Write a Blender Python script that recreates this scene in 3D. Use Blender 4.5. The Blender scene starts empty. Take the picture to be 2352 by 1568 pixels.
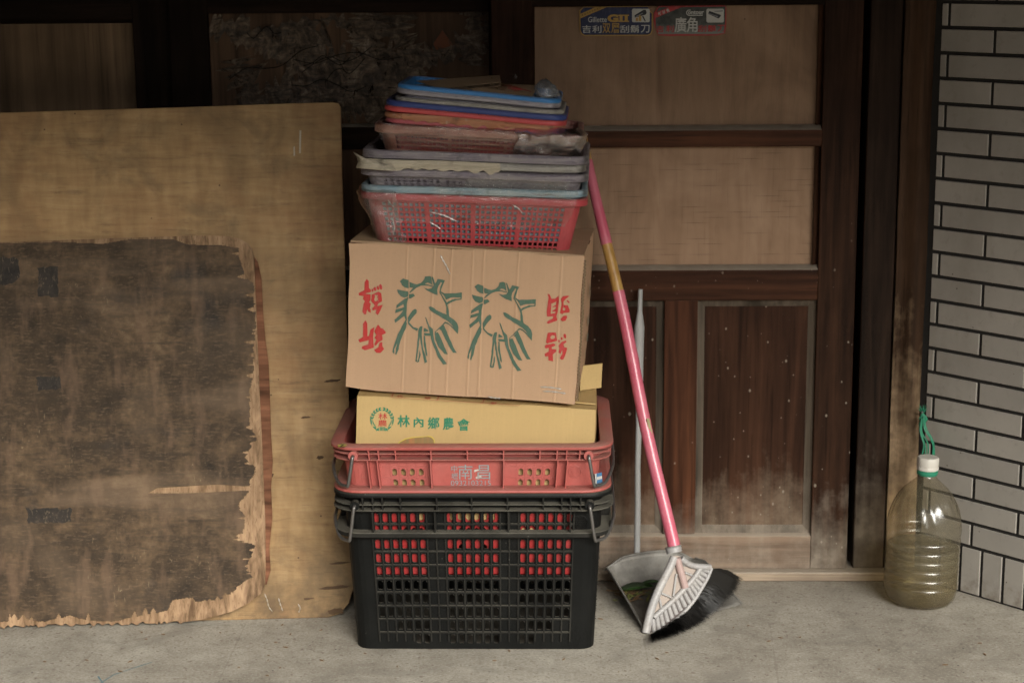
import bpy, bmesh, math, random
import numpy as np
from mathutils import Vector, Matrix, noise as mnoise
R = math.radians
random.seed(11)
SC = bpy.context.scene
COL = SC.collection

# ------------------------------------------------------------------ camera
FPX, YAW, PIT, ROLL, CH = 4120.0, R(1.6), R(12.1), .009, 1.4
cF = Vector((-math.sin(YAW)*math.cos(PIT), math.cos(YAW)*math.cos(PIT), -math.sin(PIT)))
cR0 = Vector((math.cos(YAW), math.sin(YAW), 0)); cU0 = cR0.cross(cF)
cR = math.cos(ROLL)*cR0 - math.sin(ROLL)*cU0
cU = math.cos(ROLL)*cU0 + math.sin(ROLL)*cR0
EYE = Vector((0, 0, CH))
cam = bpy.data.objects.new("camera", bpy.data.cameras.new("camera")); COL.objects.link(cam)
m3 = Matrix((cR, cU, -cF)).transposed()
cam.matrix_world = Matrix.Translation(EYE) @ m3.to_4x4()
cam.data.sensor_width = 36; cam.data.lens = FPX/2352*36
cam.data.clip_start = .05; cam.data.clip_end = 400
cam.data.dof.use_dof = True; cam.data.dof.focus_distance = 3.58; cam.data.dof.aperture_fstop = 4.5
SC.camera = cam

# ------------------------------------------------------------------ world, sun, exposure
SUN_EL, SUN_AZ = R(33), R(24)          # azimuth: to the right of straight behind the viewer
wd = bpy.data.worlds.new("World"); SC.world = wd; wd.use_nodes = True
nt = wd.node_tree; nt.nodes.clear()
sky = nt.nodes.new("ShaderNodeTexSky"); sky.sky_type = 'NISHITA'; sky.sun_disc = False
sky.sun_elevation = SUN_EL; sky.sun_rotation = math.pi - SUN_AZ
sky.dust_density = 6; sky.air_density = 1.0; sky.ozone_density = .6
hs = nt.nodes.new("ShaderNodeHueSaturation"); hs.inputs['Saturation'].default_value = .12
bg = nt.nodes.new("ShaderNodeBackground"); bg.inputs[1].default_value = .06
wo = nt.nodes.new("ShaderNodeOutputWorld")
nt.links.new(sky.outputs[0], hs.inputs['Color']); nt.links.new(hs.outputs[0], bg.inputs[0]); nt.links.new(bg.outputs[0], wo.inputs[0])
sun = bpy.data.objects.new("sun", bpy.data.lights.new("sun", 'SUN')); COL.objects.link(sun)
sun.data.energy = 3.6; sun.data.angle = R(38); sun.data.color = (1, .965, .87)
sd = Vector((math.sin(SUN_AZ)*math.cos(SUN_EL), -math.cos(SUN_AZ)*math.cos(SUN_EL), math.sin(SUN_EL)))
sun.rotation_euler = sd.to_track_quat('Z', 'Y').to_euler()
SC.view_settings.view_transform = 'Standard'; SC.view_settings.look = 'None'
SC.cycles.use_denoising = True; SC.cycles.denoising_prefilter = 'FAST'; SC.cycles.denoising_input_passes = 'RGB_ALBEDO_NORMAL'
SC.view_settings.exposure = 1.08; SC.view_settings.gamma = 1

# ------------------------------------------------------------------ helpers: rays
def ray(x, y): return cF + cR*((x-1176)/FPX) - cU*((y-784)/FPX)
def at_y(x, y, Y):
    d = ray(x, y); return EYE + d*(Y/d.y)
def at_z(x, y, Z):
    d = ray(x, y); return EYE + d*((Z-CH)/d.z)
def on_plane(x, y, p0, n):
    d = ray(x, y); return EYE + d*((p0-EYE).dot(n)/d.dot(n))
def nz(p, s=1.0, seed=0.0): return mnoise.noise(Vector(p)*s + Vector((seed, seed*1.7, seed*.3)))

# ------------------------------------------------------------------ helpers: objects
class MB:
    def __init__(s): s.v = []; s.f = []
    def add(s, vs, fs):
        o = len(s.v); s.v += [Vector(p) for p in vs]; s.f += [tuple(i+o for i in f) for f in fs]
    def quad(s, a, b, c, d): s.add([a, b, c, d], [(0, 1, 2, 3)])
    def box(s, x0, x1, y0, y1, z0, z1, M=None):
        vs = [Vector((x, y, z)) for z in (z0, z1) for y in (y0, y1) for x in (x0, x1)]
        if M: vs = [M @ p for p in vs]
        s.add(vs, [(0, 2, 3, 1), (4, 5, 7, 6), (0, 1, 5, 4), (2, 6, 7, 3), (0, 4, 6, 2), (1, 3, 7, 5)])
    def prism(s, pts, off):            # closed polygon (3D points) extruded by vector off
        n = len(pts); a = [Vector(p) for p in pts]; b = [p+off for p in a]
        s.add(a+b, [tuple(range(n)), tuple(range(2*n-1, n-1, -1))] + [(i, i+n, (i+1) % n+n, (i+1) % n) for i in range(n)])
    def tube(s, pts, r, n=10, caps=True, flat=1.0):
        pts = [Vector(p) for p in pts]; m = len(pts)
        rr = r if isinstance(r, (list, tuple)) else [r]*m
        t0 = (pts[1]-pts[0]).normalized()
        u = t0.orthogonal().normalized(); vs = []
        for i, p in enumerate(pts):
            t = (pts[min(i+1, m-1)]-pts[max(i-1, 0)]).normalized()
            u = (u - t*u.dot(t)).normalized(); w = t.cross(u)
            vs += [p + (u*math.cos(2*math.pi*k/n) + w*math.sin(2*math.pi*k/n)*flat)*rr[i] for k in range(n)]
        fs = [(i*n+k, i*n+(k+1) % n, (i+1)*n+(k+1) % n, (i+1)*n+k) for i in range(m-1) for k in range(n)]
        if caps: fs += [tuple(range(n-1, -1, -1)), tuple((m-1)*n+k for k in range(n))]
        s.add(vs, fs)
    def lathe(s, prof, M=None, n=40, fn=None, caps=True):
        vs = []
        for (r_, z) in prof:
            for k in range(n):
                a = 2*math.pi*k/n; q = r_*(fn(a, z) if fn else 1)
                p = Vector((q*math.cos(a), q*math.sin(a), z)); vs.append(M @ p if M else p)
        m = len(prof)
        fs = [(i*n+k, i*n+(k+1) % n, (i+1)*n+(k+1) % n, (i+1)*n+k) for i in range(m-1) for k in range(n)]
        if caps: fs += [tuple(range(n-1, -1, -1)), tuple((m-1)*n+k for k in range(n))]
        s.add(vs, fs)
    def grid(s, P, nu, nv, skip=None):
        fs = [(j*nu+i, j*nu+i+1, (j+1)*nu+i+1, (j+1)*nu+i) for j in range(nv-1) for i in range(nu-1) if not (skip and skip(i, j))]
        s.add(P, fs)

def spline(pts, n=8):
    pts = [Vector(p) for p in pts]; out = []
    for i in range(len(pts)-1):
        p0, p1, p2, p3 = pts[max(i-1, 0)], pts[i], pts[i+1], pts[min(i+2, len(pts)-1)]
        for k in range(n):
            t = k/n
            out.append(.5*((2*p1)+(p2-p0)*t+(2*p0-5*p1+4*p2-p3)*t*t+(3*p1-p0-3*p2+p3)*t**3))
    out.append(pts[-1]); return out

def thing(name, label, cat, M, group=None):
    o = bpy.data.objects.new(name, None); COL.objects.link(o)
    if not isinstance(M, Matrix): M = Matrix.Translation(Vector(M))
    o.matrix_world = M; o.empty_display_size = .05
    o['label'] = label; o['category'] = cat
    if group: o['group'] = group
    o['_'] = 0; del o['_']
    return o
def tag(o, label, cat, group=None):
    o['label'] = label; o['category'] = cat
    if group: o['group'] = group
    return o
def obj(name, mb, mat, parent=None, local=False, smooth=None, bevel=0, solid=0, seg=2, label=None, kind=None, rec=True):
    me = bpy.data.meshes.new(name)
    me.from_pydata([tuple(p) for p in mb.v], [], mb.f)
    bm = bmesh.new(); bm.from_mesh(me)
    if rec:
        bmesh.ops.remove_doubles(bm, verts=bm.verts, dist=2e-5)
        bmesh.ops.recalc_face_normals(bm, faces=bm.faces)
    bm.to_mesh(me); bm.free()
    if smooth is not None:
        me.shade_smooth(); me.set_sharp_from_angle(angle=R(smooth))
    for m in (mat if isinstance(mat, (list, tuple)) else [mat]): me.materials.append(m)
    o = bpy.data.objects.new(name, me); COL.objects.link(o)
    if parent:
        o.parent = parent
        if not local:
            p = parent
            W = Matrix.Identity(4)
            ch = []
            while p: ch.append(p); p = p.parent
            for q in reversed(ch): W = W @ q.matrix_parent_inverse @ q.matrix_basis
            o.matrix_parent_inverse = W.inverted()
    if solid:
        md = o.modifiers.new("solid", 'SOLIDIFY'); md.thickness = solid; md.offset = -1
    if bevel:
        md = o.modifiers.new("bevel", 'BEVEL'); md.width = bevel; md.segments = seg; md.limit_method = 'ANGLE'; md.angle_limit = R(40)
        me.shade_smooth(); me.set_sharp_from_angle(angle=R(50)); md.harden_normals = False
    if label: o['label'] = label
    if kind: o['kind'] = kind
    return o

# ------------------------------------------------------------------ helpers: materials
class NT:
    def __init__(s, name):
        s.m = bpy.data.materials.new(name); s.m.use_nodes = True; s.t = s.m.node_tree; s.t.nodes.clear()
        s.out = s.t.nodes.new("ShaderNodeOutputMaterial"); s.tc = s.t.nodes.new("ShaderNodeTexCoord")
    def put(s, sock, v):
        if v is None: return
        if isinstance(v, (int, float)): sock.default_value = v
        elif isinstance(v, (tuple, list)):
            sock.default_value = tuple(v)+(1,) if (len(v) == 3 and sock.type == 'RGBA') else tuple(v)
        else: s.t.links.new(v, sock)
    def vec(s, sc=(1, 1, 1), rot=(0, 0, 0), loc=(0, 0, 0)):
        n = s.t.nodes.new("ShaderNodeMapping"); s.t.links.new(s.tc.outputs['Object'], n.inputs[0])
        n.inputs['Scale'].default_value = sc; n.inputs['Rotation'].default_value = rot; n.inputs['Location'].default_value = loc
        return n.outputs[0]
    def noise(s, scale, v=None, detail=4, rough=.55, dist=0):
        n = s.t.nodes.new("ShaderNodeTexNoise"); s.put(n.inputs['Vector'], v if v is not None else s.tc.outputs['Object'])
        n.inputs['Scale'].default_value = scale; n.inputs['Detail'].default_value = detail
        n.inputs['Roughness'].default_value = rough; n.inputs['Distortion'].default_value = dist
        return n.outputs[0]
    def vor(s, scale, v=None, feat='F1', out='Distance', rnd=1):
        n = s.t.nodes.new("ShaderNodeTexVoronoi"); s.put(n.inputs['Vector'], v if v is not None else s.tc.outputs['Object'])
        n.feature = feat; n.inputs['Scale'].default_value = scale; n.inputs['Randomness'].default_value = rnd
        return n.outputs[out]
    def ramp(s, fac, stops, interp='LINEAR'):
        n = s.t.nodes.new("ShaderNodeValToRGB"); s.put(n.inputs[0], fac); n.color_ramp.interpolation = interp
        e = n.color_ramp.elements
        while len(e) < len(stops): e.new(.5)
        for i, (p, c) in enumerate(stops):
            e[i].position = p; e[i].color = (c, c, c, 1) if isinstance(c, (int, float)) else tuple(c)+(1,)
        return n.outputs[0]
    def step(s, fac, a, b): return s.ramp(fac, [(a, 0.), (b, 1.)]) if a < b else s.ramp(fac, [(b, 1.), (a, 0.)])
    def mix(s, fac, a, b, mode='MIX'):
        n = s.t.nodes.new("ShaderNodeMix"); n.data_type = 'RGBA'; n.blend_type = mode
        s.put(n.inputs[0], fac); s.put(n.inputs[6], a); s.put(n.inputs[7], b); return n.outputs[2]
    def math(s, op, a, b=None, clamp=False):
        n = s.t.nodes.new("ShaderNodeMath"); n.operation = op; n.use_clamp = clamp
        s.put(n.inputs[0], a); s.put(n.inputs[1], b); return n.outputs[0]
    def axis(s, i):
        n = s.t.nodes.new("ShaderNodeSeparateXYZ"); s.t.links.new(s.tc.outputs['Object'], n.inputs[0]); return n.outputs[i]
    def geo_up(s):
        g = s.t.nodes.new("ShaderNodeNewGeometry"); n = s.t.nodes.new("ShaderNodeSeparateXYZ"); s.t.links.new(g.outputs['Normal'], n.inputs[0]); return n.outputs[2]
    def bump(s, h, strength=.3, dist=.002):
        n = s.t.nodes.new("ShaderNodeBump"); n.inputs['Strength'].default_value = strength; n.inputs['Distance'].default_value = dist
        s.put(n.inputs['Height'], h); return n.outputs[0]
    def bsdf(s, col, rough=.6, normal=None, spec=.4, metal=0, trans=0, ior=1.45, alpha=1, sss=0):
        n = s.t.nodes.new("ShaderNodeBsdfPrincipled")
        s.put(n.inputs['Base Color'], col); s.put(n.inputs['Roughness'], rough); s.put(n.inputs['Normal'], normal)
        s.put(n.inputs['Specular IOR Level'], spec); s.put(n.inputs['Metallic'], metal); s.put(n.inputs['Transmission Weight'], trans)
        n.inputs['IOR'].default_value = ior; s.put(n.inputs['Alpha'], alpha)
        return n.outputs[0]
    def done(s, sh): s.t.links.new(sh, s.out.inputs['Surface']); return s.m

def sRGB(r, g, b):
    f = lambda c: (c/255/12.92) if c <= 10 else ((c/255+.055)/1.055)**2.4
    return (f(r), f(g), f(b))
def mul(c, k): return tuple(min(1, x*k) for x in c)

def wood(name, c1, c2, axis='z', scale=1.0, rough=.55, dust=None, dustcol=(.3, .26, .21), specks=0, stain=.5, spec=.1, bumpk=.25, wear=None):
    t = NT(name)
    a = 2.2*scale; b = 45*scale
    sc = {'z': (b, b, a), 'x': (a, b, b), 'y': (b, a, b)}[axis]
    v = t.vec(sc)
    g = t.noise(1, v, 6, .62, .6)
    g2 = t.noise(1, t.vec(tuple(q*.35 for q in sc), loc=(3, 1, 7)), 3)
    big = t.noise(3.2, None, 4)
    fac = t.math('ADD', t.math('MULTIPLY', g, .6), t.math('MULTIPLY', g2, .4))
    col = t.ramp(fac, [(.38, mul(c1, .6)), (.5, tuple((x+y)/2 for x, y in zip(c1, c2))), (.62, mul(c2, 1.2))])
    col = t.mix(t.math('MULTIPLY', t.step(big, .45, .62), stain), col, mul(c1, .6))
    pores = t.noise(1, t.vec(tuple(q*4 if q == b else q*2.5 for q in sc)), 3, .6)
    col = t.mix(t.math('MULTIPLY', t.step(pores, .56, .68), .5), col, mul(c1, .45))
    if wear:
        wf = t.math('MULTIPLY', t.step(t.noise(7, t.vec((1.6, 1.6, .5)), 5), .5, .7), wear[1])
        col = t.mix(wf, col, wear[0])
    if dust:
        z0, z1, amt = dust
        dz = t.math('DIVIDE', t.math('SUBTRACT', z1, t.axis(2)), z1-z0, True)
        streak = t.noise(1, t.vec((34, 34, 2.5), loc=(2, 2, 5)), 5, .65); blot = t.noise(17, None, 6, .72)
        dn = t.math('ADD', t.math('SUBTRACT', t.math('MULTIPLY', dz, 1.45), .50), t.math('ADD', t.math('MULTIPLY', t.math('SUBTRACT', streak, .5), 1.1), t.math('MULTIPLY', t.math('SUBTRACT', blot, .5), 1.1)), True)
        dn = t.math('MULTIPLY', dn, t.step(dz, .0, .12))
        col = t.mix(t.math('MULTIPLY', dn, amt*.58, True), col, t.mix(t.step(blot, .4, .6), mul(dustcol, .75), dustcol))
    up = t.step(t.geo_up(), .35, .8)
    col = t.mix(t.math('MULTIPLY', up, t.math('ADD', .45, t.math('MULTIPLY', t.noise(30), .5)), True), col, mul(dustcol, .95))
    if specks:
        for sc_, th in ((22, .075), (44, .13), (85, .2)):
            sv_ = t.vec((1, 1, .7), loc=(sc_*.1, 0, sc_*.07))
            d = t.vor(sc_, sv_); rnd = t.vor(sc_, sv_, out='Color')
            sx = t.t.nodes.new("ShaderNodeSeparateColor"); t.t.links.new(rnd, sx.inputs[0])
            lim = t.math('MULTIPLY', t.math('POWER', sx.outputs[0], 1.6), th)
            mask = t.math('MULTIPLY', t.step(t.math('SUBTRACT', d, lim), .02, -.03), t.math('MULTIPLY', t.math('GREATER_THAN', sx.outputs[1], 1-specks*.95), t.step(t.axis(2), .95, .55)))
            col = t.mix(t.math('MULTIPLY', mask, .42), col, (.36, .31, .25))
    nrm = t.bump(g, bumpk, .0015)
    return t.done(t.bsdf(col, t.math('ADD', rough-.1, t.math('MULTIPLY', g2, .25)), nrm, spec))

def plastic(name, col, rough=.42, dust=.35, dustcol=(.33, .29, .24), fade=.25, bumpk=.08, spec=.45, scuff=True, base_dust=.13):
    t = NT(name)
    n = t.noise(9, None, 5, .6); f = t.noise(60, None, 4, .7)
    c = t.mix(t.math('MULTIPLY', t.step(n, .35, .7), fade), col, mul(tuple(x*.8+.05 for x in col), 1.15))
    c = t.mix(t.math('MULTIPLY', t.step(f, .5, .78), .35), c, mul(col, .6))
    up = t.step(t.geo_up(), .3, .85)
    d = t.math('MULTIPLY', t.math('ADD', t.math('MULTIPLY', up, 1.0), base_dust), t.math('ADD', .25, t.step(n, .3, .75)), True)
    c = t.mix(t.math('MULTIPLY', d, dust, True), c, dustcol)
    if scuff:
        sv = t.vor(55, t.vec((1, 1, 1)), out='Distance')
        c = t.mix(t.math('MULTIPLY', t.math('LESS_THAN', sv, .06), t.math('MULTIPLY', t.step(t.noise(4), .5, .65), .5)), c, (.4, .38, .34))
    return t.done(t.bsdf(c, t.math('ADD', rough, t.math('MULTIPLY', n, .22)), t.bump(f, bumpk, .001), spec))

def wrapped(name, col, filmcol, amt=.6, rough=.3, stretch=(6, 30, 90)):
    """plastic under a dusty, crinkled skin of old film"""
    t = NT(name)
    w = t.noise(1, t.vec(stretch), 6, .7, 1.5); p = t.noise(14, None, 5, .6); fine = t.noise(120, None, 3)
    c = t.mix(t.math('MULTIPLY', t.step(p, .3, .62), amt), col, filmcol)
    c = t.mix(t.math('MULTIPLY', t.step(w, .45, .75), .5), c, mul(filmcol, 1.35))
    c = t.mix(t.math('MULTIPLY', t.step(w, .5, .3), .55), c, mul(col, .45))
    c = t.mix(t.math('MULTIPLY', t.step(fine, .6, .72), .45), c, (.45, .42, .37))
    c = t.mix(t.math('MULTIPLY', t.step(t.noise(22, None, 4), .58, .72), .7), c, (.035, .03, .026))
    return t.done(t.bsdf(c, t.math('ADD', rough, t.math('MULTIPLY', p, .3)), t.bump(w, .9, .004), .55))

def film(name, tint=(.8, .8, .78), haze=.22, gloss=.16):
    t = NT(name)
    w = t.noise(1, t.vec((18, 18, 40), rot=(.4, .2, .6)), 5, .65, 2.2)
    nrm = t.bump(w, .9, .006)
    tr = t.t.nodes.new("ShaderNodeBsdfTransparent"); t.put(tr.inputs[0], mul(tint, 1.1))
    gl = t.t.nodes.new("ShaderNodeBsdfGlossy"); gl.inputs['Roughness'].default_value = .2; t.put(gl.inputs['Color'], (.9, .9, .9)); t.put(gl.inputs['Normal'], nrm)
    df = t.t.nodes.new("ShaderNodeBsdfDiffuse"); t.put(df.inputs[0], mul(tint, .5)); t.put(df.inputs['Normal'], nrm)
    m1 = t.t.nodes.new("ShaderNodeMixShader"); t.put(m1.inputs[0], t.math('MULTIPLY', t.step(t.noise(16, None, 5), .35, .7), haze*1.6)); t.t.links.new(tr.outputs[0], m1.inputs[1]); t.t.links.new(df.outputs[0], m1.inputs[2])
    lw = t.t.nodes.new("ShaderNodeLayerWeight"); lw.inputs[0].default_value = .25; t.put(lw.inputs['Normal'], nrm)
    m2 = t.t.nodes.new("ShaderNodeMixShader"); t.put(m2.inputs[0], t.math('ADD', gloss*.5, t.math('MULTIPLY', lw.outputs[0], gloss*2.2), True)); t.t.links.new(m1.outputs[0], m2.inputs[1]); t.t.links.new(gl.outputs[0], m2.inputs[2])
    return t.done(m2.outputs[0])

def card(name, col, line=.5, axis='z', creases=()):
    t = NT(name)
    n = t.noise(5, None, 4); f = t.noise(220, None, 3)
    rib = t.noise(1, t.vec((150, 150, 1.2)), 2, .5)
    scr = t.noise(1, t.vec((9, 9, 1.0)), 3, .5, .4)
    fib = t.noise(1, t.vec((120, 300, 700)), 3, .6)
    c = t.mix(t.math('MULTIPLY', t.step(n, .35, .7), .35), col, mul(col, .8))
    c = t.mix(t.math('MULTIPLY', t.step(rib, .5, .7), .12), c, mul(col, 1.25))
    c = t.mix(t.math('MULTIPLY', t.step(scr, .56, .66), .22*line), c, mul(col, 1.3))
    c = t.mix(t.math('MULTIPLY', t.step(f, .55, .7), .2), c, mul(col, .7))
    c = t.mix(t.math('MULTIPLY', t.step(fib, .62, .74), .35), c, mul(col, .55))
    c = t.mix(t.math('MULTIPLY', t.step(t.noise(11, None, 6, .7), .6, .78), .28), c, mul(col, .55))
    h = t.math('ADD', t.math('MULTIPLY', rib, .5), t.math('MULTIPLY', scr, 2.2))
    wx = t.math('ADD', t.axis(0), t.math('MULTIPLY', t.math('SUBTRACT', t.noise(6), .5), .006))
    for k, x0 in enumerate(creases):
        dx = t.math('SUBTRACT', wx, x0); ln = t.step(t.math('ABSOLUTE', dx), .0022, .0005); br_ = t.step(t.noise(1, t.vec((1, 1, 7), loc=(k*3.1, 0, 0)), 3), .38, .55)
        c = t.mix(t.math('MULTIPLY', t.math('MULTIPLY', ln, br_), .35), c, mul(col, 1.5))
        sh = t.step(t.math('ABSOLUTE', t.math('SUBTRACT', dx, .003)), .003, .0005); c = t.mix(t.math('MULTIPLY', t.math('MULTIPLY', sh, br_), .22), c, mul(col, .55))
        h = t.math('ADD', h, t.math('MULTIPLY', ln, 1.5))
    return t.done(t.bsdf(c, .62, t.bump(h, .3, .003), .3))

def flat(name, col, rough=.6, spec=.3, var=.25, metal=0):
    t = NT(name)
    n = t.noise(30, None, 5, .65)
    c = t.mix(t.math('MULTIPLY', n, var), col, mul(col, .55))
    return t.done(t.bsdf(c, rough, t.bump(n, .1, .001), spec, metal))

def ink(name, col, wear=.35):
    t = NT(name)
    n = t.noise(90, t.vec((1, 1, .25)), 4, .7)
    c = t.mix(t.math('MULTIPLY', t.step(n, .5, .72), wear), col, tuple(x*.6+.12 for x in col))
    return t.done(t.bsdf(c, .6, None, .3))

# woods
DUST = (.34, .29, .23)
M_stile = wood("stile_wood", (.020, .0092, .0052), (.050, .0225, .0122), 'z', 1, .55, (-.03, .36, 1.15), DUST, .16, .45, spec=.08)
M_rail = wood("rail_wood", (.033, .0125, .0065), (.077, .030, .0145), 'x', 1, .5, None, DUST, .12, .4, spec=.10)
M_brail = wood("bottom_rail_wood", (.10, .06, .04), (.19, .13, .09), 'x', 1, .7, (-.05, .3, 1.05), DUST, .05, .3)
M_muntin = wood("muntin_wood", (.050, .018, .009), (.10, .038, .018), 'z', .8, .5, (.05, .26, .8), DUST, .12, .45, spec=.10)
M_panel = wood("panel_wood", (.027, .0118, .0068), (.067, .029, .016), 'z', .9, .5, (.05, .36, 1.1), (.29, .22, .155), .22, .4, spec=.08)
M_mould = wood("moulding_wood", (.07, .055, .04), (.13, .10, .075), 'z', 1, .6, (.05, .4, .7), DUST, .06, .3)
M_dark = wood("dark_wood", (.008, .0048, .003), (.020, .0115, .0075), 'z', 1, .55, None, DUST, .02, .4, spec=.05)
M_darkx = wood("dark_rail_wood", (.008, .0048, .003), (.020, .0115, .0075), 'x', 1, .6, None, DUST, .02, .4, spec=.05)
M_post = wood("weathered_post", (.028, .0148, .0084), (.068, .037, .021), 'z', .8, .7, (.0, .95, 2.1), (.31, .215, .13), .03, .5, bumpk=.8)
M_jamb = wood("jamb_wood", (.015, .009, .0062), (.038, .022, .0145), 'z', .9, .6, (-.02, .42, .9), (.26, .215, .165), .04, .4, spec=.07)
M_sill = wood("sill_wood", (.20, .15, .11), (.33, .26, .19), 'x', .8, .8, None, (.36, .31, .25), 0, .4)

def mk_ply():
    t = NT("plywood_panel")
    g = t.noise(1, t.vec((26, 26, 3)), 6, .6, 1.2); big = t.noise(4.5, None, 4, .6, .8); f = t.noise(1, t.vec((300, 300, 30)), 3)
    c = t.ramp(t.math('ADD', t.math('MULTIPLY', g, .4), t.math('MULTIPLY', big, .6)), [(.36, (.145, .083, .047)), (.5, (.21, .127, .075)), (.64, (.265, .166, .102))])
    c = t.mix(t.math('MULTIPLY', t.step(f, .5, .75), .25), c, (.11, .07, .045))
    d = t.vor(14, None); c = t.mix(t.math('MULTIPLY', t.math('LESS_THAN', d, .035), .6), c, (.05, .035, .025))
    return t.done(t.bsdf(c, .62, t.bump(f, .1, .001), .3))
M_ply = mk_ply()
def mk_ply2():
    t = NT("scored_plywood_panel")
    g = t.noise(1, t.vec((26, 26, 3)), 6, .6, 1.2); big = t.noise(4.5, None, 4, .6, .8)
    c = t.ramp(t.math('ADD', t.math('MULTIPLY', g, .4), t.math('MULTIPLY', big, .6)), [(.36, (.205, .123, .072)), (.5, (.28, .173, .105)), (.64, (.335, .217, .138))])
    # short scored dashes, each row and column of the pressed grid broken up
    def dashes(ax, other, per, ln, seed):
        ra = t.math('DIVIDE', t.axis(ax), per); cell = t.math('FLOOR', ra)
        fr = t.math('ABSOLUTE', t.math('SUBTRACT', t.math('FRACT', ra), .5))
        line = t.math('LESS_THAN', fr, .055)
        oo = t.math('ADD', t.math('DIVIDE', t.axis(other), ln), t.math('MULTIPLY', cell, seed)); oc = t.math('FLOOR', oo)
        w = t.t.nodes.new("ShaderNodeTexWhiteNoise"); w.noise_dimensions = '2D'
        cb = t.t.nodes.new("ShaderNodeCombineXYZ"); t.put(cb.inputs[0], cell); t.put(cb.inputs[1], oc); t.t.links.new(cb.outputs[0], w.inputs['Vector'])
        fo = t.math('ABSOLUTE', t.math('SUBTRACT', t.math('FRACT', oo), .5))
        env = t.step(fo, .48, .1)
        return t.math('MULTIPLY', t.math('MULTIPLY', line, env), t.math('GREATER_THAN', w.outputs[0], .62))
    hd = dashes(2, 0, .0118, .075, .37); vd = dashes(0, 2, .0125, .06, .41)
    c = t.mix(t.math('MULTIPLY', hd, .55), c, (.07, .045, .03)); c = t.mix(t.math('MULTIPLY', vd, .22), c, (.10, .06, .04))
    d = t.vor(14, None); c = t.mix(t.math('MULTIPLY', t.math('LESS_THAN', d, .03), .6), c, (.05, .035, .025))
    return t.done(t.bsdf(c, .6, t.bump(t.math('SUBTRACT', 1, t.math('ADD', hd, vd)), .3, .001), .3))
M_ply2 = mk_ply2()

def mk_concrete():
    t = NT("concrete")
    n = t.noise(2.2, None, 6, .6, .4); m = t.noise(14, None, 6, .65); f = t.noise(170, None, 4, .7); g = t.noise(55, None, 3, .6)
    c = t.ramp(t.math('ADD', t.math('MULTIPLY', n, .5), t.math('MULTIPLY', m, .5)), [(.38, (.24, .215, .176)), (.5, (.33, .30, .25)), (.62, (.41, .38, .32))])
    c = t.mix(t.math('MULTIPLY', t.step(f, .52, .62), .38), c, (.18, .142, .118))
    c = t.mix(t.math('MULTIPLY', t.step(f, .46, .36), .35), c, (.53, .525, .455))
    c = t.mix(t.math('MULTIPLY', t.step(g, .56, .66), .45), c, (.21, .187, .155))
    c = t.mix(t.math('MULTIPLY', t.step(t.noise(90, t.vec((1, 1, 1), loc=(7, 3, 1)), 2),   .62, .68), .55), c, (.12, .085, .068))
    st = t.noise(7, t.vec((1, 1, 1), loc=(4, 9, 0)), 4, .6, .8)
    c = t.mix(t.math('MULTIPLY', t.step(st, .56, .66), .5), c, (.22, .2, .17))
    d = t.vor(26, None); c = t.mix(t.math('MULTIPLY', t.math('LESS_THAN', d, .06), .7), c, (.06, .05, .042))
    near = t.math('DIVIDE', t.math('SUBTRACT', t.axis(1), 3.72), .2, True)   # dirt gathered along the foot of the doors
    c = t.mix(t.math('MULTIPLY', t.math('MULTIPLY', near, t.step(m, .4, .6)), .7), c, (.12, .10, .08))
    crack = t.vor(2.2, None, 'DISTANCE_TO_EDGE'); ck = t.math('LESS_THAN', t.math('ADD', crack, t.math('MULTIPLY', m, .02)), .0125)
    c = t.mix(t.math('MULTIPLY', ck, .25), c, (.14, .12, .1))
    return t.done(t.bsdf(c, .82, t.bump(t.math('ADD', f, m), .4, .003), .25))
M_conc = mk_concrete()

def mk_tile():
    t = NT("wall_tile")
    n = t.noise(6, None, 5); f = t.noise(40, None, 5, .7)
    c = t.mix(t.step(n, .3, .75), (.38, .35, .31), (.31, .287, .252))
    gi = t.t.nodes.new('ShaderNodeNewGeometry'); c = t.mix(t.math('MULTIPLY', gi.outputs['Random Per Island'], .38), c, mul((.33, .305, .275), .68))
    c = t.mix(t.math('MULTIPLY', t.step(t.noise(5, t.vec((1, 1, .4)), 6, .7), .5, .68), .4), c, (.2, .18, .15))
    c = t.mix(t.math('MULTIPLY', t.step(f, .56, .72), .4), c, (.17, .15, .125))
    d = t.vor(24, None); c = t.mix(t.math('MULTIPLY', t.math('LESS_THAN', d, .04), .85), c, (.05, .04, .035))
    low = t.math('DIVIDE', t.math('SUBTRACT', .07, t.axis(2)), .07, True)
    c = t.mix(t.math('MULTIPLY', low, t.step(f, .4, .7)), c, (.17, .14, .11))
    return t.done(t.bsdf(c, .38, t.bump(n, .1, .002), .4))
M_tile = mk_tile()
M_grout = flat("grout", (.024, .022, .02), .85, .2)

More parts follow.
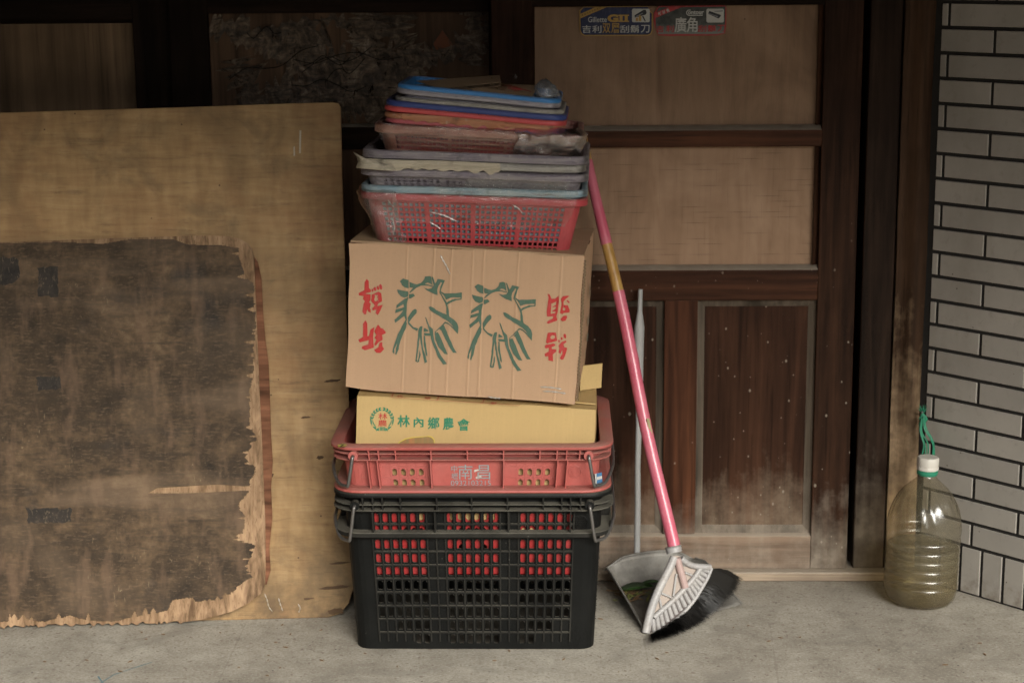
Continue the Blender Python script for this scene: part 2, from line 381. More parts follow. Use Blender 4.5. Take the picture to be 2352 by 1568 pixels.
def mk_pale():
    t = NT("pale_plywood")
    g = t.noise(1, t.vec((4, 60, 60)), 6, .65, .8); v2 = t.noise(1, t.vec((40, 40, 3)), 4); big = t.noise(2.6, None, 5, .65, .5); m = t.noise(9, None, 6, .7, .6)
    c = t.ramp(t.math('ADD', t.math('MULTIPLY', g, .5), t.math('MULTIPLY', v2, .5)), [(.34, (.255, .15, .068)), (.5, (.345, .215, .098)), (.66, (.42, .275, .135))])
    c = t.mix(t.math('MULTIPLY', t.step(big, .45, .64), .75), c, (.17, .108, .052))
    c = t.mix(t.math('MULTIPLY', t.step(m, .52, .68), .45), c, (.12, .085, .048))
    c = t.mix(t.math('MULTIPLY', t.step(t.noise(3.4, t.vec((1, 1, 1), loc=(8, 8, 3)), 5, .65), .5, .62), .4), c, (.24, .11, .045))
    st = t.noise(1, t.vec((8, 60, 90), loc=(2, 5, 1)), 5, .7, .5)
    c = t.mix(t.math('MULTIPLY', t.step(st, .57, .70), .4), c, (.075, .05, .03))
    st2 = t.noise(1, t.vec((22, 200, 260), loc=(5, 5, 1)), 3, .6, .3)
    c = t.mix(t.math('MULTIPLY', t.step(st2, .60, .72), .3), c, (.09, .06, .035))
    d = t.vor(20, None); c = t.mix(t.math('MULTIPLY', t.math('LESS_THAN', d, .04), .75), c, (.05, .03, .02))
    rc = t.math('MULTIPLY', t.math('MULTIPLY', t.step(t.axis(0), -.66, -.5), t.math('DIVIDE', t.math('SUBTRACT', .5, t.axis(2)), .5, True)), t.step(t.noise(7, t.vec((1, 1, 1.6), loc=(3, 1, 6)), 6, .72, .5), .47, .62))
    c = t.mix(t.math('MULTIPLY', rc, .6), c, (.13, .075, .035))
    cr = t.math('MULTIPLY', t.step(t.axis(0), -.63, -.46), t.step(t.noise(1, t.vec((24, 24, 3.2)), 5, .6), .42, .66))
    c = t.mix(t.math('MULTIPLY', cr, .3), c, (.52, .42, .29))
    lo = t.math('MULTIPLY', t.math('DIVIDE', t.math('SUBTRACT', .16, t.axis(2)), .16, True), t.step(t.noise(16, None, 6, .7), .4, .66))
    c = t.mix(t.math('MULTIPLY', lo, .85), c, (.06, .04, .025))
    return t.done(t.bsdf(c, .6, t.bump(g, .3, .002), .3))
M_pale = mk_pale()
def mk_darkb():
    t = NT("weathered_dark_veneer")
    n = t.noise(5, None, 7, .7, .5); g = t.noise(1, t.vec((7, 60, 60)), 5, .65, .6); m = t.noise(22, None, 6, .75); v = t.noise(1, t.vec((30, 30, 5)), 4)
    c = t.ramp(t.math('ADD', t.math('MULTIPLY', n, .55), t.math('MULTIPLY', m, .45)), [(.38, (.023, .0155, .0095)), (.49, (.056, .036, .0205)), (.57, (.102, .065, .036)), (.66, (.18, .122, .07))])
    c = t.mix(t.math('MULTIPLY', t.step(g, .5, .62), .55), c, (.034, .0235, .015))
    fine = t.noise(1, t.vec((60, 240, 240)), 4, .7)
    c = t.mix(t.math('MULTIPLY', t.step(fine, .54, .66), .5), c, (.15, .10, .062))
    c = t.mix(t.math('MULTIPLY', t.step(v, .53, .66), .4), c, (.17, .105, .065))
    blk = t.noise(1, t.vec((5, 5, 7), loc=(3, 0, 9)), 2, .4); c = t.mix(t.math('MULTIPLY', t.step(blk, .54, .66), .22), c, (.16, .11, .07))
    blue = t.noise(6, t.vec((1, 1, 1), loc=(1, 7, 2)), 4, .6); c = t.mix(t.math('MULTIPLY', t.step(blue, .60, .72), .25), c, (.05, .05, .05))
    ch = t.vor(9.5, None, out='Color', rnd=.8); sx = t.t.nodes.new("ShaderNodeSeparateColor"); t.t.links.new(ch, sx.inputs[0])
    br = t.noise(1, t.vec((1.2, 9, 9), loc=(1, 1, 1)), 3)
    c = t.mix(t.math('MULTIPLY', t.step(br, .52, .64), .42), c, (.20, .135, .085))
    sc = t.noise(1, t.vec((120, 120, 22), rot=(0, .5, 0)), 4, .7, 2)
    c = t.mix(t.math('MULTIPLY', t.step(sc, .63, .7), t.math('MULTIPLY', t.step(t.noise(6), .5, .6), .6)), c, (.32, .24, .15))
    return t.done(t.bsdf(c, .66, t.bump(t.math('ADD', g, m), .4, .002), .25))
M_darkb = mk_darkb()
M_veneer = wood("torn_veneer", (.19, .115, .065), (.36, .235, .14), 'z', 1.6, .75, None, DUST, 0, .45, bumpk=.7)
M_innerply = wood("inner_ply", (.125, .055, .03), (.21, .095, .053), 'x', 1.1, .75, None, DUST, 0, .4, bumpk=.6)

M_red = plastic("red_plastic", (.36, .035, .042), .36, .3)
M_crate = plastic("faded_red_crate", (.385, .082, .068), .45, .6, (.28, .185, .15), .4)
M_cratelow = plastic("unfaded_red_crate", (.31, .016, .016), .4, .12)
M_black = plastic("black_plastic", (.004, .0045, .0045), .38, .5, (.21, .19, .155), .0, spec=.16, base_dust=.035)
M_purple = wrapped("dusty_purple_plastic", (.150, .125, .160), (.29, .26, .24), .6, .35)
M_purple2 = wrapped("dusty_lilac_plastic", (.19, .165, .21), (.23, .205, .20), .4, .35)
M_greyw = wrapped("film_covered_grey", (.19, .175, .165), (.36, .335, .285), .8, .3)
M_cream = wrapped("cream_paper", (.36, .31, .23), (.42, .37, .28), .7, .5)
M_lblue = wrapped("film_covered_blue", (.15, .26, .33), (.33, .355, .34), .65, .28)
M_pinkw = wrapped("film_covered_pink", (.40, .15, .13), (.36, .27, .22), .5, .25)
M_orange = wrapped("orange_paper", (.42, .16, .075), (.36, .19, .11), .6, .45)
M_pink = plastic("pink_plastic", (.45, .10, .115), .36, .25)
M_red2 = plastic("bright_red_plastic", (.45, .055, .055), .36, .22)
M_navy = plastic("navy_plastic", (.022, .040, .165), .36, .16)
M_lav = wrapped("lavender_plastic", (.24, .225, .27), (.33, .31, .30), .5, .35)
M_blue = plastic("blue_plastic", (.028, .17, .42), .36, .3)
M_film = film("clear_film", (.92, .9, .88), .035, .13)
M_filmb = film("brown_film", (.80, .71, .64), .06, .2)
M_filmc = film("crumpled_film", (.88, .87, .84), .10, .28)
M_filmc2 = film("brown_crumpled_film", (.72, .62, .55), .30, .34)
M_kraft = card("kraft_card", (.44, .282, .172), .5, creases=(-.117, -.063, -.028, .014, .036, .104, .19))
M_kraftd = card("kraft_card_dull", (.37, .25, .15))
M_shredglint = flat("film_glint", (.42, .37, .31), .15, .8, .4)
M_kedge = flat("cut_card_edge", (.17, .115, .07), .9, .1)
M_yel = card("yellow_card", (.49, .342, .15), .25)
M_inkr = ink("red_ink", (.42, .04, .035)); M_inkg = ink("green_ink", (.075, .125, .088)); M_inkg2 = ink("bright_green_ink", (.03, .19, .105))
M_brib = plastic("dusty_black_plastic", (.006, .006, .006), .45, .7, (.2, .185, .15), .0, spec=.12, base_dust=.14)
M_metal = flat("worn_steel", (.20, .19, .18), .42, .5, .6, .75)
def mk_pan():
    t = NT("dusty_galvanised")
    n = t.noise(12, None, 6, .65); f = t.noise(80, None, 4)
    c = t.ramp(n, [(.36, (.095, .088, .078)), (.5, (.15, .14, .125)), (.64, (.21, .198, .178))]); c = t.mix(t.math('MULTIPLY', t.step(f, .55, .75), .4), c, (.11, .09, .07))
    return t.done(t.bsdf(c, .55, t.bump(f, .15, .001), .4, .25))
M_pan = mk_pan()

# ================================================================== SETTING
DY = 3.93             # front face of the sliding door leaf
# ---- floor: one sheet out to the horizon
mb = MB(); n = 60
mb.quad((-150, -200, 0), (150, -200, 0), (150, 4.6, 0), (-150, 4.6, 0))
floor = obj("floor", mb, M_conc, kind='structure')
mb = MB()
for (a, b) in (((232, 1567), (262, 1548)), ((262, 1548), (310, 1532)), ((310, 1532), (350, 1519)), ((225, 1552), (240, 1572))):
    p, q = at_z(*a, .0015), at_z(*b, .0015); d = (q-p).normalized().cross(Vector((0, 0, 1)))*.0016
    mb.quad(p-d, q-d*.6, q+d*.6, p+d)
obj("chalk_mark", mb, ink("blue_chalk", (.09, .17, .21), .8), floor)

# ---- unseen porch roof, height and edge shaped to darken the top of the door
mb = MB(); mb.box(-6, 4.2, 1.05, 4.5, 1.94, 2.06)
obj("unseen_porch_roof", mb, M_dark, kind='structure')
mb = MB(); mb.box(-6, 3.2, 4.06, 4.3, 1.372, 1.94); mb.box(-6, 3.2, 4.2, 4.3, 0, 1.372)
obj("house_and_shade_wall", mb, M_darkx, kind='structure')

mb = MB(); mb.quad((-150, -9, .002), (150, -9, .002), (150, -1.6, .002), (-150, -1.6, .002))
obj("added_road", mb, flat("asphalt", (.05, .05, .048), .85, .2), kind='structure')  # dark ground added behind the viewer to cut bounce light
mb = MB(); mb.box(-2.05, -1.92, -.4, 3.97, 0, 1.94); obj("house_and_shade_wall", mb, M_dark, kind='structure')  # side wall added out of view to block the left sky
# row of houses behind the viewer, made up to close off the low sky
mb = MB(); mb.box(-14, 14, -8.0, -7.4, 0, 2.3); mb.prism([(-14, -6.9, 2.25), (-14, -7.7, 2.9), (-14, -8.5, 2.25)], Vector((28, 0, 0)))
obj("house_and_shade_wall", mb, flat("old_plaster", (.22, .20, .17), .9, .1), kind='structure')

# ---- sill
ysill = 3.905
mb = MB(); mb.box(-2.6, .875, ysill, 4.06, 0, .0215)
sill = obj("door_sill", mb, M_sill, bevel=.004); tag(sill, "low worn wooden threshold strip along the floor under the doors", "threshold")

# ---- sliding door leaf (near, right)
def leaf(name, label, Y, th, M_s, M_r, x0, x1, xl, xr, z0, ztop):
    t = thing(name, label, "sliding door", ((x0+x1)/2, Y, z0))
    for a, b in ((x0, xl), (xr, x1)):
        mb = MB(); mb.box(a, b, Y, Y+th, z0, ztop); obj("stile", mb, M_s, t, bevel=.002)
    return t
D = leaf("sliding_door", "brown wooden sliding door with plywood panes and lower wood panels, right of the baskets", DY, .034, M_stile, M_rail, -.149, .6525, -.061, .569, .022, 1.37)
X0, X1 = -.061, .569
def rail(parent, name, z0, z1, Y, M, x0=X0, x1=X1, th=.03, top=.0, bot=.0):
    mb = MB(); prof = [(Y+.003, z0), (Y+.003, z1-top), (Y+.003+top*1.6, z1), (Y+th, z1), (Y+th, z0-bot), (Y+.003+bot, z0-bot)] if bot else [(Y+.003, z0), (Y+.003, z1-top), (Y+.003+top*1.6+.0001, z1), (Y+th, z1), (Y+th, z0)]
    mb.prism([(x0, y, z) for y, z in prof], Vector((x1-x0, 0, 0))); return obj(name, mb, M, parent, bevel=.0015)
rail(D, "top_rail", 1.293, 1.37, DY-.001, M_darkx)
rail(D, "middle_rail", .990, 1.036, DY-.006, M_rail, top=.010)
rail(D, "lock_rail", .649, .727, DY-.004, M_rail, top=.010)
rail(D, "bottom_rail", .022, .105, DY-.002, M_brail, top=.006)
mb = MB(); mb.box(.231, .305, DY+.003, DY+.03, .105, .649); obj("muntin", mb, M_muntin, D, bevel=.0015)
mb = MB(); mb.box(X0, X1, DY+.019, DY+.026, 1.034, 1.294); obj("plywood_panel", mb, M_ply, D)
mb = MB(); mb.box(X0, X1, DY+.019, DY+.026, .725, .992); obj("plywood_panel", mb, M_ply2, D)
# thin bead down each side of the panes
mb = MB()
for a, b in ((X0, X0+.006), (X1-.012, X1)):
    for z0, z1 in ((1.036, 1.293), (.727, .99)): mb.prism([(a, DY+.006, z0), (b, DY+.016, z0), (b, DY+.0185, z0), (a, DY+.0185, z0)], Vector((0, 0, z1-z0)))
obj("glazing_bead", mb, M_stile, D)
def wood_panel(x0, x1, z0, z1):
    mb = MB(); mb.box(x0, x1, DY+.02, DY+.027, z0, z1); w = obj("wood_panel", mb, M_panel, D)
    mb = MB(); a = .017
    o = [(x0, z0), (x1, z0), (x1, z1), (x0, z1)]; i = [(x0+a, z0+a), (x1-a, z0+a), (x1-a, z1-a), (x0+a, z1-a)]
    for k in range(4):
        k2 = (k+1) % 4
        A, B, C_, D_ = o[k], o[k2], i[k2], i[k]
        mb.add([(A[0], DY+.012, A[1]), (B[0], DY+.012, B[1]), (C_[0], DY+.0185, C_[1]), (D_[0], DY+.0185, D_[1]), (A[0], DY+.021, A[1]), (B[0], DY+.021, B[1]), (C_[0], DY+.021, C_[1]), (D_[0], DY+.021, D_[1])],
               [(0, 1, 2, 3), (0, 4, 5, 1), (2, 6, 7, 3)])
    obj("moulding", mb, M_mould, w)
wood_panel(X0, .231, .105, .649); wood_panel(.305, X1, .105, .649)

# ---- second leaf, behind, with torn tape over its panel
Y2 = 3.972
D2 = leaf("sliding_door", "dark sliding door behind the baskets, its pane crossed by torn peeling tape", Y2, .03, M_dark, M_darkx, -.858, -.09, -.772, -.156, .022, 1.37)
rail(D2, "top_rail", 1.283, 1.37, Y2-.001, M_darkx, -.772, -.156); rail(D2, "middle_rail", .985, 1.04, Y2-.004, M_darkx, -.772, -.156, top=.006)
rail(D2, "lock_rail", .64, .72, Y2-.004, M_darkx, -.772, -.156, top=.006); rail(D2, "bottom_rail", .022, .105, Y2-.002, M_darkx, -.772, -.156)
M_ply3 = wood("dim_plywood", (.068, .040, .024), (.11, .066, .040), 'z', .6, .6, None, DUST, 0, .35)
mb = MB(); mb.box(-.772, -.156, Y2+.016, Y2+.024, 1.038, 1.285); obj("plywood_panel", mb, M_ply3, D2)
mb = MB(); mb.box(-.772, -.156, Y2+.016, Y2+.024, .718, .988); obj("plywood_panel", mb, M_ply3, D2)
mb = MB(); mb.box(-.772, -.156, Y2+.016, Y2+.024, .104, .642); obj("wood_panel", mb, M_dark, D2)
def mk_tape():
    t = NT("torn_tape")
    w = t.noise(1, t.vec((14, 14, 60)), 6, .75, 2); m = t.noise(26, None, 6, .75, 1)
    c = t.ramp(m, [(.38, (.022, .015, .0095)), (.48, (.08, .055, .036)), (.58, (.145, .105, .072)), (.68, (.25, .20, .15))])
    c = t.mix(t.math('MULTIPLY', t.step(w, .45, .62), .8), c, (.028, .021, .016))
    tr = t.t.nodes.new("ShaderNodeBsdfTransparent"); mx = t.t.nodes.new("ShaderNodeMixShader")
    t.put(mx.inputs[0], t.step(t.noise(1, t.vec((40, 40, 24), loc=(5, 0, 2)), 6, .75, 1.0), .36, .41)); t.t.links.new(tr.outputs[0], mx.inputs[1]); t.t.links.new(t.bsdf(c, .5, t.bump(w, .8, .004), .3), mx.inputs[2])
    return t.done(mx.outputs[0])
M_tape = mk_tape()
YT = Y2+.0145
def q2(X, Y): return ((800+X/1.96)/1.7415, (20+Y/1.96)/1.7415)
def strip(pts, width, name="torn_tape", jag=.35, M=None, seed=1):
    rr = random.Random(seed); P = [at_y(*q2(*p), YT) for p in pts]
    S = spline(P, 10); A = []; B = []
    for i, p in enumerate(S):
        d = (S[min(i+1, len(S)-1)]-S[max(i-1, 0)]).normalized(); nn = Vector((-d.z, 0, d.x))
        A.append(p+nn*width*(.5+jag*(rr.random()-.5))+Vector((0, -rr.random()*.004, 0))); B.append(p-nn*width*(.5+jag*(rr.random()-.5))+Vector((0, -rr.random()*.004, 0)))
    mb = MB(); mb.grid(A+B, len(S), 2); return obj(name, mb, M or M_tape, D2, solid=.0006)
strip([(90, 130), (300, 210), (520, 280), (760, 430), (1060, 600), (1300, 720)], .05, seed=1, jag=.7)
strip([(250, 270), (560, 230), (800, 160), (1060, 110), (1220, 200)], .022, seed=2, jag=.9)
strip([(560, 330), (760, 300), (1000, 210)], .045, seed=3, jag=.9)
strip([(1340, 60), (1330, 240), (1330, 430), (1400, 640)], .075, seed=4, jag=.5)
strip([(1570, 80), (1580, 250), (1640, 380), (1660, 560)], .05, seed=5, jag=.7)
strip([(300, 760), (620, 690), (1000, 600), (1400, 520), (1760, 400), (2060, 300), (2280, 190)], .035, seed=6, jag=1.0)
strip([(590, 720), (900, 690), (1200, 640), (1500, 560), (1700, 430)], .09, seed=7, jag=.6)
strip([(2150, 50), (2160, 250), (2150, 480)], .05, seed=8, jag=.7)
strip([(760, 460), (1000, 450), (1250, 470), (1500, 500)], .085, seed=9, jag=.8)
strip([(1300, 900), (1500, 820), (1640, 700)], .09, seed=10, jag=.6)
strip([(300, 420), (340, 560), (470, 700)], .07, seed=12, jag=.9)
strip([(1100, 760), (1300, 720), (1560, 650)], .08, seed=13, jag=.6)
mb = MB()
for k in range(9):
    a = (random.uniform(100, 1500), random.uniform(80, 700)); b = (a[0]+random.uniform(250, 900), a[1]+random.uniform(-260, 220))
    P = [at_y(*q2(a[0]+(b[0]-a[0])*u, a[1]+(b[1]-a[1])*u+40*math.sin(u*9+k)), YT-.006) for u in (0, .2, .4, .6, .8, 1)]
    mb.tube(spline(P, 4), .0009, 5)
obj("cobweb", mb, flat("cobweb_strand", (.012, .011, .010), .9, .1), D2)
mb = MB(); mb.prism([at_y(*p, YT-.003) for p in ((1016, 70), (1040, 104), (1020, 111), (989, 119), (996, 100))], Vector((0, .002, 0)))
obj("patch", mb, flat("orange_patch", (.13, .038, .010), .5), D2)

# ---- third leaf, far left
Y3 = 4.0
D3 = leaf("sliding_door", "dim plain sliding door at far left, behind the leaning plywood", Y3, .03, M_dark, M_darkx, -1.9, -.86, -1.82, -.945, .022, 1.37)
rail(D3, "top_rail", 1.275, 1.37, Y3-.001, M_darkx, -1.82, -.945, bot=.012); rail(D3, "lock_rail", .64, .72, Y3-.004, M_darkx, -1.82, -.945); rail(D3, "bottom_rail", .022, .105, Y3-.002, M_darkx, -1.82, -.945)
mb = MB(); mb.box(-1.82, -.945, Y3+.016, Y3+.024, .72, 1.275); obj("plywood_panel", mb, wood("shaded_plywood", (.12, .078, .045), (.175, .115, .068), 'z', .6, .6, None, DUST, 0, .4), D3)  # pane wood coloured darker to stand for light falloff at the left
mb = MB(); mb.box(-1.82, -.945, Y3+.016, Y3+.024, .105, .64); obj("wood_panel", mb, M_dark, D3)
mb = MB(); mb.box(-6, -1.905, 3.98, 4.06, 0, 1.372); obj("house_and_shade_wall", mb, M_dark, kind='structure')

# ---- jamb board and old post at the right
mb = MB(); mb.box(.668, .738, 3.937, 4.06, .0215, 1.372)
jb = obj("door_jamb", mb, M_jamb, bevel=.003); tag(jb, "flat dark board standing between the sliding door and the weathered post", "jamb")
mb = MB()
prof = []
for k in range(11):
    u = k/10; x = .741+u*.083; y = 3.925+.010*math.sin(u*9)+.03*max(0, abs(u-.5)-.35)
    prof.append((x, y))
zs = [.0215+i*(1.372-.0215)/40 for i in range(41)]
P = [Vector((x+.002*nz((x, 0, z*3), 3), y+.006*nz((x*28, 0, z*1.3), 1)+.004*nz((x*70, 0, z*2.5), 1, 3), z)) for z in zs for x, y in prof]
mb.grid(P, 11, 41); mb.box(.742, .823, 3.95, 4.06, .0215, 1.372)
post = obj("wood_post", mb, M_post, smooth=60); tag(post, "weathered timber post, bare and cracked low down, behind the water bottle", "post")

# ---- tiled wall, set at an angle
TA, TB = Vector((.893, 3.84, 0)), Vector((1.005, 3.72, 0))
te = (TB-TA).normalized(); tn = Vector((te.y, -te.x, 0)).normalized()
if tn.y > 0: tn = -tn
def tile_sz(x, y):
    p = on_plane(x, y, TA, tn); return (p-TA).dot(te), p.z
W = thing("tiled_wall", "grey tiled wall with black joints meeting the post at right", "wall", TA)
sL = tile_sz(2135, 700)[0]
mb = MB()
Mw = Matrix.Translation(TA) @ Matrix((te, -tn, Vector((0, 0, 1)))).transposed().to_4x4()
mb.box(sL-.016, 2.4, 0, .2, 0, 1.94, Mw); obj("joint_bed", mb, M_grout, W)
rows = []
def q4(y0, X, Y): return ((3600+X/4.738)/1.7415, (y0+Y/4.738)/1.7415)
zA = tile_sz(*q4(1400, 1000, 430))[1]; zB = tile_sz(*q4(0, 1500, 525))[1]
# rows counted between these two joints give the pitch
npit = max(1, round((zB-zA)/.052))
pitch = None
zj = [tile_sz(*q4(1400, 525, 400))[1], tile_sz(*q4(1400, 490, 838))[1], tile_sz(*q4(700, 645, 545))[1], tile_sz(*q4(700, 620, 1000))[1], tile_sz(*q4(0, 790, 520))[1], tile_sz(*q4(0, 765, 1010))[1]]
pitch = ((zj[0]-zj[1])+(zj[2]-zj[3])+(zj[4]-zj[5]))/3
npit = round((zj[4]-zj[1])/pitch); pitch = (zj[4]-zj[1])/npit
j0 = zj[1]
sA = tile_sz(*q4(1400, 1500, 560))[0]; sB = tile_sz(*q4(1400, 650, 700))[0]; tl = 2*(sA-sB)
soldier_top = tile_sz(*q4(2100, 1600, 470))[1]
g = .0037
bases = [j0+k*pitch for k in range(-12, 30)]
bases = [z for z in bases if z > soldier_top-.3*pitch]
z_start = bases[0]; soldier_top = z_start
mb = MB()
def tile(s0, s1, z0, z1):
    if s1-s0 < .008: return
    h = .0026+random.uniform(-.0003, .0003)
    a, b, c, d = s0+g, s1-g, z0+g, z1-g; e = .0010
    P = [Mw @ Vector(p) for p in ((a, 0, c), (b, 0, c), (b, 0, d), (a, 0, d), (a+e, -h, c+e), (b-e, -h, c+e), (b-e, -h, d-e), (a+e, -h, d-e))]
    mb.add(P, [(4, 5, 6, 7), (0, 1, 5, 4), (1, 2, 6, 5), (2, 3, 7, 6), (3, 0, 4, 7)])
for k, z in enumerate(bases):
    par = round((z-j0)/pitch) % 2
    first = sA if par == 0 else sB
    # row just above joint j0 holds the long first tile or the short one
    s = first-tl*3
    while s < 2.3:
        if s+tl > sL: tile(max(s, sL), s+tl, z, z+pitch)
        s += tl
    if z > 1.87: break
sp = tile_sz(*q4(2100, 1560, 600))[0]; sq = tile_sz(*q4(2100, 1970, 700))[0]; sw = sq-sp
s = sp-sw*4
while s < 2.3:
    if s+sw > sL: tile(max(s, sL), s+sw, 0.0, z_start)
    s += sw
obj("wall_tiles", mb, M_tile, W)

# ================================================================== SIGNS on the door
YS = DY+.0155
def plq(ox, oy, s): return lambda X, Y: ((ox+X/s)/1.7415, (oy+Y/s)/1.7415)
_tc = {}
def text2d(body, bold=0.0):
    k = (body, bold)
    if k not in _tc:
        c = bpy.data.curves.new("t", 'FONT'); c.body = body; c.offset = bold; c.resolution_u = 3
        o = bpy.data.objects.new("t", c); COL.objects.link(o)
        dg = bpy.context.evaluated_depsgraph_get(); me = bpy.data.meshes.new_from_object(o.evaluated_get(dg))
        co = [(v.co.x, v.co.y) for v in me.vertices]; fs = [tuple(p.vertices) for p in me.polygons]
        x0, x1 = min(p[0] for p in co), max(p[0] for p in co); y0, y1 = min(p[1] for p in co), max(p[1] for p in co)
        _tc[k] = ([((x-x0)/(x1-x0), (y-y0)/(y1-y0)) for x, y in co], fs)
        bpy.data.objects.remove(o); bpy.data.curves.remove(c); bpy.data.meshes.remove(me)
    return _tc[k]
def put_text(mb, body, quad, f3, bold=0.0):
    """quad: image corners for the text's TL, TR, BR, BL; f3 maps an image point onto the surface"""
    co, fs = text2d(body, bold); TL, TR, BR, BL = [Vector(q) for q in quad]; vs = []
    for u, v in co:
        p = (BL*(1-u)+BR*u)*(1-v)+(TL*(1-u)+TR*u)*v; vs.append(f3(p.x, p.y))
    mb.add(vs, fs)
def rectq(x0, y0, x1, y1): return ((x0, y0), (x1, y0), (x1, y1), (x0, y1))
def chars(mb, s, boxes, f3, bold=0):
    for ch, b in zip(s, boxes): put_text(mb, ch, rectq(*b), f3, bold)

def sign_surface(q, Y): return lambda X, Yp: at_y(*q(X, Yp), Y)
def poly(mb, pts, f3): mb.add([f3(*p) for p in pts], [tuple(range(len(pts)))])
def inset_outline(pts, k, c): return [(c[0]+(x-c[0])*k, c[1]+(y-c[1])*k) for x, y in pts]

I_nav = ink("sign_navy", (.028, .033, .075), .5); I_gold = ink("sign_gold", (.40, .24, .065), .4); I_wht = ink("sign_white", (.46, .45, .42), .4); I_dk = ink("sign_dark", (.03, .03, .035), .4)
I_grey = None
def mk_sgrey():
    t = NT("sign_worn_black"); n = t.noise(60, None, 6, .7); z = t.axis(2)
    c = t.ramp(n, [(.35, (.035, .035, .033)), (.6, (.085, .088, .08)), (.75, (.15, .15, .14))])
    low = t.math('DIVIDE', t.math('SUBTRACT', 1.256, z), .02, True)
    return t.done(t.bsdf(t.mix(t.math('MULTIPLY', low, .8), c, (.22, .22, .2)), .6, None, .3))
I_grey = mk_sgrey(); I_redS = ink("sign_red", (.36, .045, .045), .5)

q = plq(2300, 15, 7.35); s1 = thing("door_sign", "navy and gold tin shaving sign fixed high on the door pane", "sign", at_y(*q(1200, 500), YS), "tin signs at the top of the door")
out1 = [(130, 210), (245, 90), (2150, 72), (2185, 200), (2285, 290), (2280, 800), (2240, 900), (2150, 945), (800, 955), (260, 950), (180, 900), (140, 780)]
f3 = lambda X, Y: at_y(*q(X, Y), YS)
mb = MB(); mb.prism([f3(*p) for p in out1], Vector((0, .0025, 0))); obj("sign_plate", mb, I_gold, s1)
L = lambda o: (lambda X, Y: at_y(*q(X, Y), YS-o))
mb = MB(); poly(mb, [(160, 225), (258, 118), (2150, 100), (2170, 215), (2258, 300), (2255, 790), (2215, 880), (2140, 918), (280, 925), (200, 870), (165, 780)], L(.0006)); obj("sign_field", mb, I_nav, s1)
mb = MB(); poly(mb, [(160, 305), (600, 110), (935, 108), (160, 440)], L(.0009)); obj("banner", mb, I_gold, s1)
mb = MB()
for i, ch in enumerate("美國老牌名廠進口"):
    cx = 215+i*74; cy = 352-i*31
    put_text(mb, ch, ((cx-26, cy-22), (cx+20, cy-42), (cx+30, cy+10), (cx-16, cy+30)), L(.0012))
obj("lettering", mb, I_dk, s1)
mb = MB(); put_text(mb, "Gillette", rectq(385, 390, 935, 552), L(.0012), .008)
chars(mb, "吉利刮鬍刀", [(212, 640, 472, 868), (505, 645, 778, 865), (1325, 640, 1592, 862), (1630, 635, 1895, 860), (1930, 632, 2195, 860)], L(.0012), .012)
obj("lettering", mb, I_wht, s1)
mb = MB(); put_text(mb, "G", rectq(950, 320, 1280, 552), L(.0012), .06); put_text(mb, "I", rectq(1310, 330, 1400, 545), L(.0012)); put_text(mb, "I", rectq(1460, 330, 1550, 545), L(.0012))
for y in (330, 508): poly(mb, [(1280, y), (1592, y), (1592, y+36), (1280, y+36)], L(.0014))
chars(mb, "双層", [(805, 585, 1045, 875), (1065, 578, 1300, 870)], L(.0012), .010); obj("lettering", mb, I_gold, s1)
def picture(parent, q, x0, y0, x1, y1, bars, o=.0009):
    r = 45; pts = []
    for cx, cy, a0 in ((x1-r, y0+r, -90), (x1-r, y1-r, 0), (x0+r, y1-r, 90), (x0+r, y0+r, 180)):
        for k in range(5): a = R(a0+k*22.5); pts.append((cx+r*math.cos(a), cy+r*math.sin(a)))
    LL = lambda o: (lambda X, Y: at_y(*q(X, Y), YS-o))
    mb = MB(); poly(mb, pts, LL(o)); b = obj("picture", mb, I_wht, parent)
    for i, (pp, mm) in enumerate(bars):
        mb = MB(); poly(mb, pp, LL(o+.0003*(i+1))); obj("print", mb, mm, b)
I_sil = ink("sign_silver", (.2, .2, .21))
picture(s1, q, 1675, 155, 2198, 552, [([(1750, 350), (2020, 185), (2075, 190), (2110, 260), (2085, 320), (2000, 350), (1760, 415)], I_dk), ([(1775, 375), (1990, 275), (2000, 300), (1790, 400)], I_sil),
        ([(1785, 430), (1850, 410), (1860, 520), (1785, 525)], I_gold), ([(1870, 380), (1910, 335), (1950, 390), (1950, 520), (1880, 520)], I_gold), ([(1970, 380), (2010, 370), (2085, 525), (2050, 525)], I_dk)])

qb = plq(2600, 15, 7.35); s2 = thing("door_sign", "worn black and red tin shaving sign beside the navy one", "sign", at_y(*qb(1200, 500), YS), "tin signs at the top of the door")
Lb = lambda o: (lambda X, Y: at_y(*qb(X, Y), YS-o))
mb = MB(); mb.prism([at_y(*qb(*p), YS) for p in ((110, 290), (255, 75), (1000, 60), (2210, 48), (2245, 140), (2240, 640), (2205, 880), (1960, 940), (800, 950), (560, 960), (250, 935), (150, 720), (105, 500))], Vector((0, .0025, 0))); obj("sign_plate", mb, I_redS, s2)
mb = MB(); poly(mb, [(160, 300), (270, 110), (2215, 92), (2205, 640), (2180, 860), (1950, 900), (250, 900), (170, 720)], Lb(.0006)); obj("sign_field", mb, I_grey, s2)
mb = MB(); poly(mb, [(120, 290), (560, 108), (930, 105), (130, 440)], Lb(.0009)); obj("banner", mb, I_redS, s2)
mb = MB()
for i, ch in enumerate("新發售"):
    cx = 285+i*118; cy = 305-i*48
    put_text(mb, ch, ((cx-58, cy-36), (cx+36, cy-66), (cx+58, cy+30), (cx-30, cy+60)), Lb(.0012), .02)
put_text(mb, "ontour", rectq(1115, 205, 1585, 322), Lb(.0012), .03)
mb2 = MB()
for k in range(14):
    a0 = R(300-k*13); a1 = R(300-(k+1)*13); c = (1165, 272); r0, r1 = 62, 95
    pass
